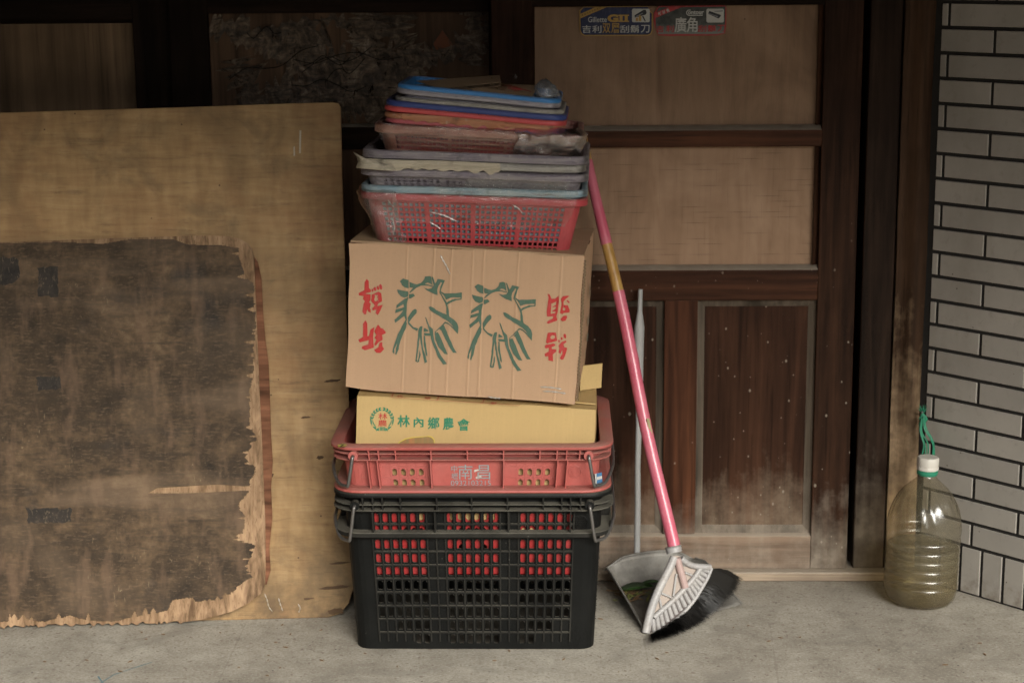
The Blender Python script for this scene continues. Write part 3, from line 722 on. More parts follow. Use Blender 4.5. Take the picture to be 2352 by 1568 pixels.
arc = [(1200, 190)] + [(1160+98*math.cos(R(a)), 272+92*math.sin(R(a))) for a in range(-70, -275, -15)] + [(1550, 362)]
arci = [(1552, 338)] + [(1160+70*math.cos(R(a)), 272+66*math.sin(R(a))) for a in range(-275, -70, 15)] + [(1195, 212)]
poly(mb, arc+arci, Lb(.0012))
chars(mb, "廣角", [(722, 400, 1075, 850), (1078, 405, 1398, 850)], Lb(.0014), .010); obj("lettering", mb, I_wht, s2)
mb = MB(); chars(mb, "吉利刮鬍刀", [(180, 650, 410, 855), (470, 645, 705, 850), (1405, 640, 1660, 840), (1690, 635, 1945, 838), (1975, 630, 2225, 838)], Lb(.0012), .018); obj("lettering", mb, I_redS, s2)
picture(s2, qb, 1660, 155, 2175, 560, [([(1715, 290), (1745, 220), (2060, 330), (2090, 350), (2060, 400), (2010, 440), (1720, 310)], I_dk), ([(1735, 285), (2000, 375), (1995, 410), (1740, 305)], I_sil), ([(1890, 228), (2140, 200), (2140, 240), (1890, 245)], I_sil)])

# ================================================================== LEANING BOARDS
def board_plane(b0, b1, top):
    u = (b1-b0).normalized(); n = u.cross(top-b0).normalized()
    if n.y > 0: n = -n
    return n
PB0, PB1 = Vector((-1.7, 3.588, 0)), Vector((-.47, 3.676, 0))
PT = at_y(783, 240, 3.895); pn = board_plane(PB0, PB1, PT)
def fpale(x, y): return on_plane(x, y, PB0, pn)
pale_px = [(-420, 271), (0, 259), (200, 253), (400, 247), (600, 240), (765, 235), (777, 237), (783, 246), (786, 400), (793, 620), (799, 820), (805, 1050), (811, 1230), (815, 1310), (812, 1350), (801, 1385), (782, 1408), (755, 1421), (640, 1426), (300, 1435), (0, 1441), (-420, 1452)]
mb = MB(); ptz = [fpale(*p) for p in pale_px]
for p in ptz: p.z = max(p.z, .001)
mb.prism(ptz, -pn*.012)
pale = obj("plywood_sheet", mb, M_pale, bevel=.0015); tag(pale, "large pale stained plywood sheet leaning on the doors, behind the dark torn board", "plywood sheet")
mb = MB(); rr = random.Random(4)
for pts in ([(688, 300), (692, 300), (691, 352), (687, 352)], [(674, 338), (677, 336), (678, 358), (674, 358)]): poly(mb, pts, lambda x, y: fpale(x, y)+pn*.0008)
o_ = obj("scratch", mb, flat("pale_scratch", (.5, .43, .33), .7), pale)
# knot tears and cracks on the pale sheet
M_knot = flat("knot_dark", (.10, .062, .035), .8, .2, .7)
for (x, y, l, w) in ((765, 874, 15, 2.2), (702, 958, 8, 1.8), (772, 1402, 16, 5), (690, 1376, 24, 2), (770, 1348, 26, 2.6), (735, 1050, 6, 3), (612, 1000, 4, 3), (622, 1090, 5, 4), (780, 1292, 18, 1.6)):
    pts = [(x+l*math.cos(a)*(1+.5*rr.random()), y+w*math.sin(a)*(1+.9*rr.random())-l*.12*math.cos(a)) for a in [R(k*20) for k in range(18)]]
    mb = MB(); poly(mb, pts, lambda x, y: fpale(x, y)+pn*.0007); obj("knot_mark", mb, M_knot, pale)
M_dullglint = flat("dull_film_glint", (.27, .215, .145), .3, .5, .4)
for pts in ([(608, 1362), (614, 1376), (618, 1392), (626, 1403)], [(640, 1372), (644, 1385), (650, 1402)], [(684, 1385), (690, 1395), (686, 1406)]):
    mb = MB(); P = spline([fpale(*p)+pn*.0012 for p in pts], 5); mb.tube(P, [.0003]+[.0008+.0008*(k % 3) for k in range(len(P)-2)]+[.0003], 6, flat=.4); obj("scrap_glint", mb, M_dullglint, pale, smooth=60)  # pale streaks standing in for glints on clear film
dn_ = pn
DB0 = PB0+pn*.026+Vector((0, 0, 0))
DT = fpale(400, 545)+pn*.014
n2 = board_plane(DB0, PB1+pn*.026, DT)
def fdark(x, y): return on_plane(x, y, DB0, n2)
dark_px = [(-420, 572), (0, 557), (150, 551), (300, 546), (420, 542), (490, 541), (525, 543), (552, 549), (570, 560), (579, 575), (583, 600), (588, 700), (592, 804), (596, 900), (601, 999), (605, 1100), (609, 1194), (610, 1300), (609, 1340), (600, 1362), (570, 1385), (531, 1404), (470, 1421), (420, 1428)]
rr = random.Random(8); low = []
x = 420
while x > -420:
    x -= rr.uniform(3, 9); low.append((x, 1430+(420-x)*.028+rr.uniform(-7, 2)))
mb = MB(); ptz = [fdark(*p) for p in dark_px+low]
for p in ptz: p.z = max(p.z, .0005)
mb.prism(ptz, -n2*.010)
db = obj("plywood_board", mb, M_veneer); tag(db, "dark weathered board with torn veneer edges leaning on the pale plywood", "board")
# the dark face layer, torn back in splinters along the right and lower edge
rr = random.Random(21)
def interp(pts, v, k=0):
    for a, b in zip(pts[:-1], pts[1:]):
        if a[k] <= v <= b[k]: return a[1-k]+(b[1-k]-a[1-k])*(v-a[k])/max(1e-6, b[k]-a[k])
    return pts[0][1-k] if v < pts[0][k] else pts[-1][1-k]
def slivers(n, small, big, p):
    """run of torn slivers: tapered spikes of uneven length and width"""
    out = [0.0]*n; i = 0
    while i < n:
        b_ = rr.random() < p; w = rr.randint(2, 7) if b_ else rr.randint(1, 4); h = rr.uniform(.3, 1)*big if b_ else rr.uniform(-.4, 1)*small
        for k in range(w):
            if i+k < n: out[i+k] = h*(1-abs((k+.5)/w*2-1)**1.5*.8)
        i += w
    return out
RB = [(520, 556), (545, 566), (552, 600), (566, 640), (582, 652), (584, 700), (588, 760), (580, 800), (583, 850), (572, 900), (574, 980), (590, 1005), (562, 1050), (588, 1075), (575, 1100), (568, 1130), (545, 1160), (562, 1185), (556, 1240), (586, 1252), (570, 1290), (578, 1325), (545, 1345), (535, 1362), (500, 1378), (440, 1384), (400, 1440)]
BB = [(-420, 1438), (0, 1427), (60, 1420), (100, 1427), (160, 1412), (200, 1424), (255, 1426), (310, 1414), (380, 1402), (402, 1376), (440, 1370), (445, 1385), (520, 1376), (545, 1350), (600, 1340)]
TB_ = [(-420, 574), (0, 559), (130, 556), (235, 560), (300, 549), (395, 549), (430, 562), (505, 563), (560, 572), (600, 590)]
ST = 1.5; ny_ = int((1440-545)/ST); sr = slivers(ny_, 4, -24, .16); dxs = 2.0; nx_ = int(1010/dxs); sb = slivers(nx_, 2.5, -17, .2)
mb = MB()
for i in range(ny_):
    y0, y1 = 545+i*ST, 545+(i+1)*ST; ym = (y0+y1)/2; xr = interp(RB, ym, 1)+sr[i]; run = None
    for k in range(nx_+1):
        x = -420+k*dxs
        ins = k < nx_ and x < xr and ym < interp(BB, x)+sb[min(k, nx_-1)] and ym > interp(TB_, x)
        if ins and run is None: run = x
        if not ins and run is not None:
            xe = min(x, xr)
            mb.quad(*[fdark(*p)+n2*.0011 for p in ((run, y1), (xe, y1), (xe, y0), (run, y0))]); run = None
dv = obj("dark_veneer", mb, M_darkb, db)
mb = MB(); poly(mb, [(340, 1132), (362, 1120), (500, 1112), (560, 1116), (600, 1114), (606, 1128), (560, 1126), (430, 1132)], lambda x, y: fdark(x, y)+n2*.0022); obj("gouge", mb, M_veneer, db)
def mk_patch():
    t = NT("black_glue_patch"); n = t.noise(30, None, 6, .75); v = t.noise(1, t.vec((160, 160, 30), rot=(0, .7, 0)), 4, .7, 2)
    c = t.ramp(n, [(.35, (.016, .013, .011)), (.6, (.034, .026, .02)), (.75, (.085, .06, .04))]); c = t.mix(t.math('MULTIPLY', t.step(v, .58, .66), .6), c, (.19, .14, .09))
    return t.done(t.bsdf(c, .6, t.bump(n, .2, .001), .25))
M_patch = mk_patch()
rr2 = random.Random(3)
def rag(pts, a=3.0, st=7):
    out = []
    for p, q_ in zip(pts, pts[1:]+pts[:1]):
        n_ = max(1, int(math.hypot(q_[0]-p[0], q_[1]-p[1])/st))
        for i in range(n_): out.append((p[0]+(q_[0]-p[0])*i/n_+rr2.uniform(-a, a), p[1]+(q_[1]-p[1])*i/n_+rr2.uniform(-a, a)))
    return out
for pts in ([(87, 615), (132, 612), (133, 680), (87, 682)], [(-6, 590), (40, 592), (46, 640), (30, 652), (-6, 655)], [(85, 866), (138, 864), (142, 893), (86, 898)], [(60, 1168), (165, 1166), (163, 1198), (66, 1200)]):
    mb = MB(); poly(mb, rag(pts), lambda x, y: fdark(x, y)+n2*.0019); obj("glue_patch", mb, M_patch, db)
mb = MB(); strip_px = [(584, 590), (592, 602), (600, 640), (604, 720), (609, 780), (616, 830), (619, 900), (622, 1000), (626, 1060), (622, 1120), (625, 1190), (618, 1260), (621, 1310), (612, 1342), (607, 1342), (606, 1200), (600, 1000), (592, 800), (587, 690)]
mb.prism([fdark(*p)-n2*.003 for p in strip_px], -n2*.006); obj("exposed_ply", mb, M_innerply, db)

# ================================================================== CRATES
def nodes(fb, sb, k=5):
    """perimeter stations (counter-clockwise seen from above, from the front left): front fractions fb, side fractions sb"""
    out = []
    for side, br in (('f', fb), ('r', sb), ('b', [1-u for u in reversed(fb)]), ('l', [1-u for u in reversed(sb)])):
        out += [(side, u) for u in br]
        out += [('a'+side, i/k) for i in range(1, k)]
    return out
def peval(nd, w, d, r, yo):
    s, u = nd; a = w/2-r; b0 = r; b1 = d-r
    if s == 'f': return (-a+2*a*u, yo, 0, -1)
    if s == 'r': return (w/2, yo+b0+(b1-b0)*u, 1, 0)
    if s == 'b': return (a-2*a*u, yo+d, 0, 1)
    if s == 'l': return (-w/2, yo+b1-(b1-b0)*u, -1, 0)
    c, a0 = {'af': ((a, yo+b0), -90), 'ar': ((a, yo+b1), 0), 'ab': ((-a, yo+b1), 90), 'al': ((-a, yo+b0), 180)}[s]
    an = R(a0+90*u); return (c[0]+r*math.cos(an), c[1]+r*math.sin(an), math.cos(an), math.sin(an))
def dims_fn(bot, top, H):
    def f(z):
        t = z/H; return tuple(b+(c-b)*t for b, c in zip(bot, top))
    return f
def shell(mb, nds, zs, dm, hole, oct_=False, bottom=True, M=None, chamf=.4):
    N = len(nds); base = len(mb.v); T = (lambda p: M @ Vector(p)) if M else Vector
    for z in zs:
        for nd in nds:
            x, y, _, _ = peval(nd, *dm(z)); mb.v.append(T((x, y, z)))
    for j in range(len(zs)-1):
        for i in range(N):
            i2 = (i+1) % N; q = (base+j*N+i, base+j*N+i2, base+(j+1)*N+i2, base+(j+1)*N+i)
            if hole(nds[i], nds[i2], j):
                if oct_:
                    A, B, C_, D_ = [mb.v[k] for k in q]; o = len(mb.v); c = chamf
                    for (p, n1, n2_, cu, cv) in ((A, B, D_, c, c*.55), (B, A, C_, c, c*.55), (C_, D_, B, c, c*.55), (D_, C_, A, c, c*.55)):
                        mb.v += [p.lerp(n1, cu), p.lerp(n2_, cv)]
                    mb.f += [(q[0], o, o+1), (q[1], o+3, o+2), (q[2], o+4, o+5), (q[3], o+7, o+6)]
                continue
            mb.f.append(q)
    if bottom: mb.f.append(tuple(base+i for i in range(N-1, -1, -1)))
def sweep(mb, nds, w, d, r, yo, z, prof, M=None, zf=None):
    N = len(nds); m = len(prof); base = len(mb.v)
    for i, nd in enumerate(nds):
        x, y, nx, ny = peval(nd, w, d, r, yo)
        for a, b in prof:
            p = Vector((x+nx*a, y+ny*a, z+b+(zf(x, y, a) if zf else 0))); mb.v.append(M @ p if M else p)
    for i in range(N):
        for k in range(m):
            i2, k2 = (i+1) % N, (k+1) % m; mb.f.append((base+i*m+k, base+i2*m+k, base+i2*m+k2, base+i*m+k2))
def vrib(mb, side, u, z0, z1, th, pr, dm, M=None):
    pts = []
    for z in (z0, z1):
        w, d, r, yo = dm(z); x, y, nx, ny = peval((side, u), w, d, r, yo); tx, ty = -ny, nx
        for a, s in ((-.001, -1), (-.001, 1), (pr, 1), (pr, -1)):
            p = Vector((x+nx*a+tx*s*th/2, y+ny*a+ty*s*th/2, z)); pts.append(M @ p if M else p)
    mb.add(pts, [(0, 1, 2, 3), (7, 6, 5, 4), (0, 4, 5, 1), (1, 5, 6, 2), (2, 6, 7, 3), (3, 7, 4, 0)])
def hrib(mb, side, u0, u1, z, th, pr, dm, M=None):
    w, d, r, yo = dm(z); A = peval((side, u0), w, d, r, yo); B = peval((side, u1), w, d, r, yo); pts = []
    for x, y, nx, ny in (A, B):
        for a, s in ((-.001, -1), (-.001, 1), (pr, 1), (pr, -1)):
            p = Vector((x+nx*a, y+ny*a, z+s*th/2)); pts.append(M @ p if M else p)
    mb.add(pts, [(0, 1, 2, 3), (7, 6, 5, 4), (0, 4, 5, 1), (1, 5, 6, 2), (2, 6, 7, 3), (3, 7, 4, 0)])
LIP = lambda p, t: [(0, 0), (p-.0012, 0), (p, -.0012), (p, -t+.0012), (p-.0012, -t), (0, -t)]

CX = -.1800     # common centre line of the two crates
def bail(mb, w, d, yo, zr, sgn, drop, rad=.0036):
    x = sgn*(w/2-.036)
    P = [(x, yo+.012, zr), (x, yo-.016, zr), (x+sgn*.002, yo-.022, zr-.010), (x+sgn*.010, yo-.021, zr-drop*.9), (x+sgn*.016, yo-.014, zr-drop), (x+sgn*.034, yo+.008, zr-drop*.98),
         (sgn*(w/2+.012), yo+.05, zr-drop*.72), (sgn*(w/2+.016), yo+.11, zr-drop*.6), (sgn*(w/2+.016), yo+d-.1, zr-drop*.5), (sgn*(w/2+.010), yo+d-.03, zr-drop*.5), (x+sgn*.012, yo+d+.018, zr-drop*.55), (x, yo+d+.016, zr-.01), (x, yo+d-.012, zr)]
    mb.tube(spline(P, 6), rad, 8)

# ---- black crate
BH = .345
Mb_ = Matrix.Translation((CX, 3.452, 0))
EX = .008      # how far the walls sit back behind the ribs and rims
bdm = dims_fn((.500-EX, .366-EX, .030, .040+EX/2), (.545-2*EX, .412-2*EX, .035, .014+EX), BH)
bt = thing("crate", "black perforated plastic crate on the floor under the stack", "crate", Mb_)
def px_u(x, z, y): # fraction along the crate front for an image column at a row
    p = at_y(x, y, 3.47); w, d, r, yo = bdm(max(0, min(BH, z))); return ((p.x-CX)+(w/2-r))/(w-2*r)
cols = [869+20.7*i for i in range(22)]; colf = [1]*6+[0]*2+[1]*6+[0]*2+[1]*6
ub = []; flags = []
e0 = px_u(869-10.35, .2, 1300); pit_u = (px_u(869+20.7, .2, 1300)-px_u(869, .2, 1300))
for i in range(22):
    c = e0+pit_u*(i+.5); ub += [c-pit_u*.29, c+pit_u*.29]
fb = [0]+ub+[1]
sbk = []
for i in range(14): c = .06+.88*(i+.5)/14; sbk += [c-.016, c+.016]
nds = nodes(fb, [0]+sbk+[1])
rowy = [1188.6, 1216, 1249, 1281, 1311, 1343, 1374, 1405, 1435, 1466]
rowz = []
for y in rowy:
    z = at_y(1085, y, 3.47).z; zz = at_y(1085, y, 3.452+bdm(max(0, z))[3]).z; rowz.append(zz)
hh = .0098
zs = [0]
for zc in reversed(rowz): zs += [zc-hh, zc+hh]
zs += [BH]
def colid(nd, nd2):
    if nd[0] in 'fb' and nd2[0] == nd[0]:
        u = (nd[1]+nd2[1])/2
        if nd[0] == 'b': u = 1-u
        k = (u-e0)/pit_u
        if 0 <= k < 22 and abs(k-math.floor(k)-.5) < .15: return int(k)
    return None
def bhole(a, b, j):
    if j % 2 == 0: return False
    row = 9-(j-1)//2
    k = colid(a, b)
    if k is not None:
        if not colf[k]: return False
        if row == 8: return k in (2, 3, 4, 5, 8, 9, 10, 11, 12, 13, 16, 17, 18, 19)
        if row == 9: return k in (4, 5, 8, 9, 10, 11, 12, 13, 16, 17)
        return True
    if a[0] in 'rl' and b[0] == a[0]:
        u = (a[1]+b[1])/2; k = (u-.06)/.88*14
        return 0 <= k < 14 and abs(k-math.floor(k)-.5) < .2 and 1 < row < 9
    return False
mb = MB(); shell(mb, nds, zs, bdm, bhole, oct_=True, chamf=.22)
body = obj("body", mb, M_black, bt, local=True, solid=.0028)
mb = MB()
ztop_r = rowz[0]+.0155
for i in range(23):
    u = e0+pit_u*i; vrib(mb, 'f', u, .018, ztop_r, .0030, .0045, bdm)
for i in range(len(rowz)-1):
    hrib(mb, 'f', e0, e0+pit_u*22, (rowz[i]+rowz[i+1])/2, .0030, .0045, bdm)
obj("grid_ribs", mb, M_brib, body, local=True)
mb = MB(); zf1 = at_y(1085, 1148, 3.45).z; zf2 = at_y(1085, 1160, 3.45).z; zf3 = at_y(1085, 1173, 3.45).z; zfl = at_y(1085, 1230, 3.45).z
for z, p, t in ((zf2, .013+EX, .0028), (zf3, .015+EX, .0032)): sweep(mb, nds, *bdm(z), z, LIP(p, t))
sweep(mb, nds, *bdm(zfl+.004), zfl+.004, LIP(.016+EX, .010))
for x in (835, 858, 880, 921, 1004, 1084, 1166, 1248, 1290, 1310, 1333):
    vrib(mb, 'f', px_u(x, .32, 1160), zf3-.002, BH-.006, .003, .0125+EX, bdm)
for x in (858, 1000, 1168, 1310): vrib(mb, 'f', px_u(x, .28, 1200), zfl, zf3, .003, .0115+EX, bdm)
for i in range(9): vrib(mb, 'r', .05+.9*i/8, zf3-.002, BH-.006, .003, .0125+EX, bdm); vrib(mb, 'l', .05+.9*i/8, zf3-.002, BH-.006, .003, .0125+EX, bdm)
for s in 'rl':
    for u in (.2, .8): vrib(mb, s, u, zfl, zf3, .003, .0115+EX, bdm)
obj("flange", mb, M_brib, bt, local=True)
mb = MB(); sweep(mb, nds, *bdm(BH), BH+.002, [(-.003, 0), (.009+EX, .001), (.0125+EX, -.003), (.0125+EX, -.008), (.010+EX, -.010), (0, -.010)]); obj("rim", mb, M_black, bt, local=True, smooth=50)
for s in (-1, 1):
    mb = MB(); bail(mb, .545, .412, .014, zf2-.002, s, .072); obj("handle", mb, M_metal, bt, local=True, smooth=60)
mb = MB()
for s in (-1, 1):
    x = s*(.2725-.036); A = [(x, .016, zf2-.002), (x, -.001, zf2-.002)]; mb.tube(A, .0095, 14)
    obj("eyelet", mb, M_black, bt, local=True, smooth=40); mb = MB()
def globe(mb, f, c, r, n=3):
    for k in range(n+1):
        rx = r*math.cos(R(90*k/(n+1))); pts = [f(c[0]+rx*math.cos(R(a)), c[1]+r*math.sin(R(a))) for a in range(0, 361, 20)]
        mb.tube(pts, .0005, 4, caps=False)
    for k in range(-n, n+1):
        yy = r*k/(n+1); hw = math.sqrt(r*r-yy*yy); mb.tube([f(c[0]-hw, c[1]+yy), f(c[0], c[1]+yy), f(c[0]+hw, c[1]+yy)], .0005, 4, caps=False)
mb = MB(); globe(mb, lambda x, y: at_y(x, y, 3.452+bdm(.29)[3]-.0008), (1334, 1199), 16); obj("emblem", mb, M_black, body, label=None)

# ---- red crate nested in it
RH = .283; RZ = .446-RH
Mr_ = Matrix.Translation((CX-.001, 3.448, RZ))
rdm = dims_fn((.468, .346, .030, .048), (.543-2*EX, .408-2*EX, .030, .016+EX), RH)
rt = thing("crate", "faded red plastic crate nested in the black crate, holding the yellow carton", "crate", Mr_)
def px_ur(x, z, y):
    p = at_y(x, y, 3.466); w, d, r, yo = rdm(z); return ((p.x-CX+.001)+(w/2-r))/(w-2*r)
hx = [906, 926.3, 946.5, 967, 1196, 1216.5, 1237, 1257.5]
fbr = [0]; zrow1 = at_y(1085, 1087, 3.466).z-RZ; zrow2 = at_y(1085, 1112, 3.466).z-RZ
for x in hx: c = px_ur(x, .22, 1100); fbr += [c-.0105, c+.0105]
lowc = [.09+.82*(i+.5)/22 for i in range(22)]
fbr2 = []
for c in lowc: fbr2 += [c-.0125, c+.0125]
ndr = nodes(sorted(fbr+[1]), [0, .2, .8, 1])
ndr2 = nodes([0]+fbr2+[1], [0, .25, .5, .75, 1])
def rhole(a, b, j):
    if a[0] == 'f' and b[0] == 'f' and j in (1, 3):
        u = (a[1]+b[1])/2; return any(abs(u-px_ur(x, .22, 1100)) < .004 for x in hx)
    return False
zmid = .176
mb = MB(); shell(mb, ndr, [zmid, zrow2-.0072, zrow2+.0072, zrow1-.0072, zrow1+.0072, RH], rdm, rhole, oct_=True, bottom=False, chamf=.35)
def rhole2(a, b, j):
    if j % 2 == 0 or a[0] not in 'fb' or b[0] != a[0]: return False
    u = (a[1]+b[1])/2; k = (u-.09)/.82*22
    if not (0 <= k < 22 and abs(k-math.floor(k)-.5) < .2): return False
    k = int(k); row = (j-1)//2
    return k not in (6, 7, 14, 15) and ((row == 2 and 2 <= k <= 18) or (row == 3 and k in (4, 5, 8, 9, 10, 11, 12, 13, 16)) or (row == 1 and k in (5, 9, 12)))
mb2 = MB(); shell(mb2, ndr2, [0, .012, .030, .046, .066, .082, .102, .118, .138, zmid], rdm, rhole2, oct_=True, bottom=True, chamf=.35)
rbody = obj("body", mb, M_crate, rt, local=True, solid=.0026)
obj("lower_body", mb2, M_cratelow, rt, local=True, solid=.0026)
mb = MB(); r1 = at_y(1085, 1044, 3.45).z-RZ; r2 = at_y(1085, 1058, 3.45).z-RZ; r3 = at_y(1085, 1127, 3.45).z-RZ
for z, p, t in ((r1, .0125+EX, .0024), (r2, .0135+EX, .0026)): sweep(mb, ndr, *rdm(z), z+.0015, LIP(p, t))
sweep(mb, ndr, *rdm(r3), r3+.003, [(-.001, 0), (.012+EX, -.0005), (.020+EX, -.003), (.021+EX, -.006), (.020+EX, -.008), (0, -.008)])
for x in (820, 849, 871, 910, 991, 1074, 1157, 1240, 1279, 1301, 1331): vrib(mb, 'f', px_ur(x, .26, 1050), r2, RH-.006, .0024, .0125+EX, rdm)
for x in (849, 871, 991, 1157, 1279, 1301): vrib(mb, 'f', px_ur(x, .22, 1090), r3, r2, .0024, .0115+EX, rdm)
for s in 'rl':
    for u in (.04, .12, .3, .5, .7, .88, .96): vrib(mb, s, u, r2, RH-.006, .0024, .0125+EX, rdm)
for x in [896+20.3*i for i in range(5)]+[1186+20.3*i for i in range(5)]: vrib(mb, 'f', px_ur(x, .22, 1100), zrow2-.0125, r2, .0013, .0011, rdm)
for z in (zrow1+.0125, (zrow1+zrow2)/2):
    for (a, b) in ((871, 991), (1157, 1279)): hrib(mb, 'f', px_ur(a, .22, 1100), px_ur(b, .22, 1100), z, .0013, .0011, rdm)
obj("flange", mb, M_crate, rt, local=True)
mb = MB(); sweep(mb, ndr, *rdm(RH), RH+.001, [(-.004, -.001), (0, 0), (.010+EX, -.0005), (.0145+EX, -.003), (.0145+EX, -.0075), (.012+EX, -.0095), (0, -.0095)]); obj("rim", mb, M_crate, rt, local=True, smooth=60)
for s in (-1, 1):
    mb = MB(); bail(mb, .543, .408, .016, r1-.002, s, .062); obj("handle", mb, M_metal, rt, local=True, smooth=60)
    x = s*(.2715-.036); mb = MB(); mb.tube([(x, .018, r1-.002), (x, -.0005, r1-.002)], .0098, 16); obj("eyelet", mb, M_crate, rt, local=True, smooth=40)
def fr(o):
    def f(x, y):
        p = at_y(x, y, 3.466)
        for _ in range(3): p = at_y(x, y, 3.448+rdm(max(0, p.z-RZ))[3]-o)
        return p
    return f
qs = plq(1700, 1830, 6.533)
fR = lambda X, Y: fr(.0009)(*qs(X, Y))
I_sv = flat("silver_print", (.30, .36, .37), .3, .6, .3, .3)
mb = MB(); chars(mb, "中壢南昌", [(685, 195, 840, 375), (685, 400, 860, 560), (870, 180, 1240, 560), (1370, 190, 1705, 562)], fR, 0)
put_text(mb, "0932103215", rectq(675, 590, 1720, 730), fR, .002); obj("lettering", mb, I_sv, rbody)
mb = MB(); poly(mb, [(1285, 310), (1440, 290), (1448, 325), (1360, 350), (1285, 380)], fR); poly(mb, [(1320, 500), (1470, 450), (1478, 515), (1370, 545), (1330, 545)], fR); obj("paint_smear", mb, flat("white_smear", (.5, .43, .38), .7), rbody)
mb = MB(); globe(mb, lambda x, y: fr(.0006)(x, y), (1320, 1083), 15)
q3 = plq(1300, 1760, 3.92)
fr2 = lambda x, y: fr(.0009)(*q3(x, y))
put_text(mb, "#3042", rectq(462, 670, 635, 725), fr2)
for i, ch in enumerate("中華民國"): pass
pts = [(605, 495), (655, 585), (555, 585)]
for k in range(3):
    a, b = pts[k], pts[(k+1) % 3]; mb.tube([fr2(a[0]+(b[0]-a[0])*.12, a[1]+(b[1]-a[1])*.12), fr2(a[0]+(b[0]-a[0])*.8, a[1]+(b[1]-a[1])*.8)], .0007, 5)
put_text(mb, "HDPE", rectq(560, 600, 655, 632), fr2); obj("emblem", mb, M_crate, rbody)
# small stickers
mb = MB(); w_ = rdm(.24); stx = at_y(1366, 1088, 3.448+w_[3]-.001)
poly(mb, [(1366, 1088), (1382, 1084), (1384, 1107), (1368, 1111)], fr(.0012)); st_ = obj("sticker", mb, flat("blue_sticker", (.06, .17, .33), .4), rbody)
mb = MB(); poly(mb, [(1366, 1088), (1370, 1087), (1371, 1110), (1368, 1111)], fr(.0014)); poly(mb, [(1371, 1095), (1383, 1092), (1383, 1099), (1371, 1102)], fr(.0014)); obj("print", mb, I_wht, st_)
rimz = .446+.0012
mb = MB(); pz = lambda x, y: at_z(x, y, rimz)
poly(mb, [(775, 1021), (788, 1018), (798, 1021), (790, 1026), (777, 1027)], pz); sk = obj("sticker", mb, flat("yellow_sticker", (.5, .42, .1), .4), rt)
mb = MB(); put_text(mb, "Z", ((779, 1019.5), (792, 1019.5), (792, 1026), (779, 1026)), lambda x, y: at_z(x, y, rimz+.0005), .02); obj("print", mb, I_dk, sk)

# ================================================================== CARTONS
def frame_from(pl, pr):
    ex = (pr-pl).normalized(); ez = (Vector((0, 0, 1))-ex*ex.z).normalized(); ey = ez.cross(ex)
    M = Matrix((ex, ey, ez)).transposed().to_4x4(); M.translation = (pl+pr)/2
    return M, (pr-pl).length
def carton(mb, w, d, h, seed, z1=0, dent=.0025):
    """box below z1: front at y=0; the vertices along its edges are slightly crushed"""
    rr = random.Random(seed); nx, ny, nzz = 15, 7, 9
    def J(p):
        x, y, z = p; ed = min(abs(abs(x)-w/2), 1)+0; k = 0
        c = (abs(abs(x)-w/2) < 1e-6)+(abs(y) < 1e-6 or abs(y-d) < 1e-6)+(abs(z-z1) < 1e-6 or abs(z-z1+h) < 1e-6)
        if c >= 2: k = dent*(1.0 if c == 2 else 2.2)
        q = Vector(p)
        if k: q += Vector((nz((x*9, y*9, z*9), 1, seed), nz((x*9, y*9, z*9), 1, seed+5), nz((x*9, y*9, z*9), 1, seed+9)))*k*1.6
        if c == 1:
            bul = .004*math.sin(math.pi*max(0, min(1, (z1-z)/h)))*(math.sin(math.pi*max(0, min(1, y/d))) if abs(abs(x)-w/2) < 1e-6 else 0)
            if abs(x-w/2) < 1e-6: q.x += bul*1.6
            if abs(x+w/2) < 1e-6: q.x -= bul
        return q
    X = [-w/2+w*i/(nx-1) for i in range(nx)]; Y = [d*i/(ny-1) for i in range(ny)]; Z = [z1-h+h*i/(nzz-1) for i in range(nzz)]
    for y in (0, d): mb.grid([J((x, y, z)) for z in Z for x in X], nx, nzz)
    for x in (-w/2, w/2): mb.grid([J((x, y, z)) for z in Z for y in Y], ny, nzz)
    for z in (z1-h, z1): mb.grid([J((x, y, z)) for y in Y for x in X], nx, ny)

def printed(planeM, o):
    p0 = planeM.translation; n = -(planeM.to_3x3() @ Vector((0, 1, 0)))
    return lambda x, y: on_plane(x, y, p0+n*o, n)

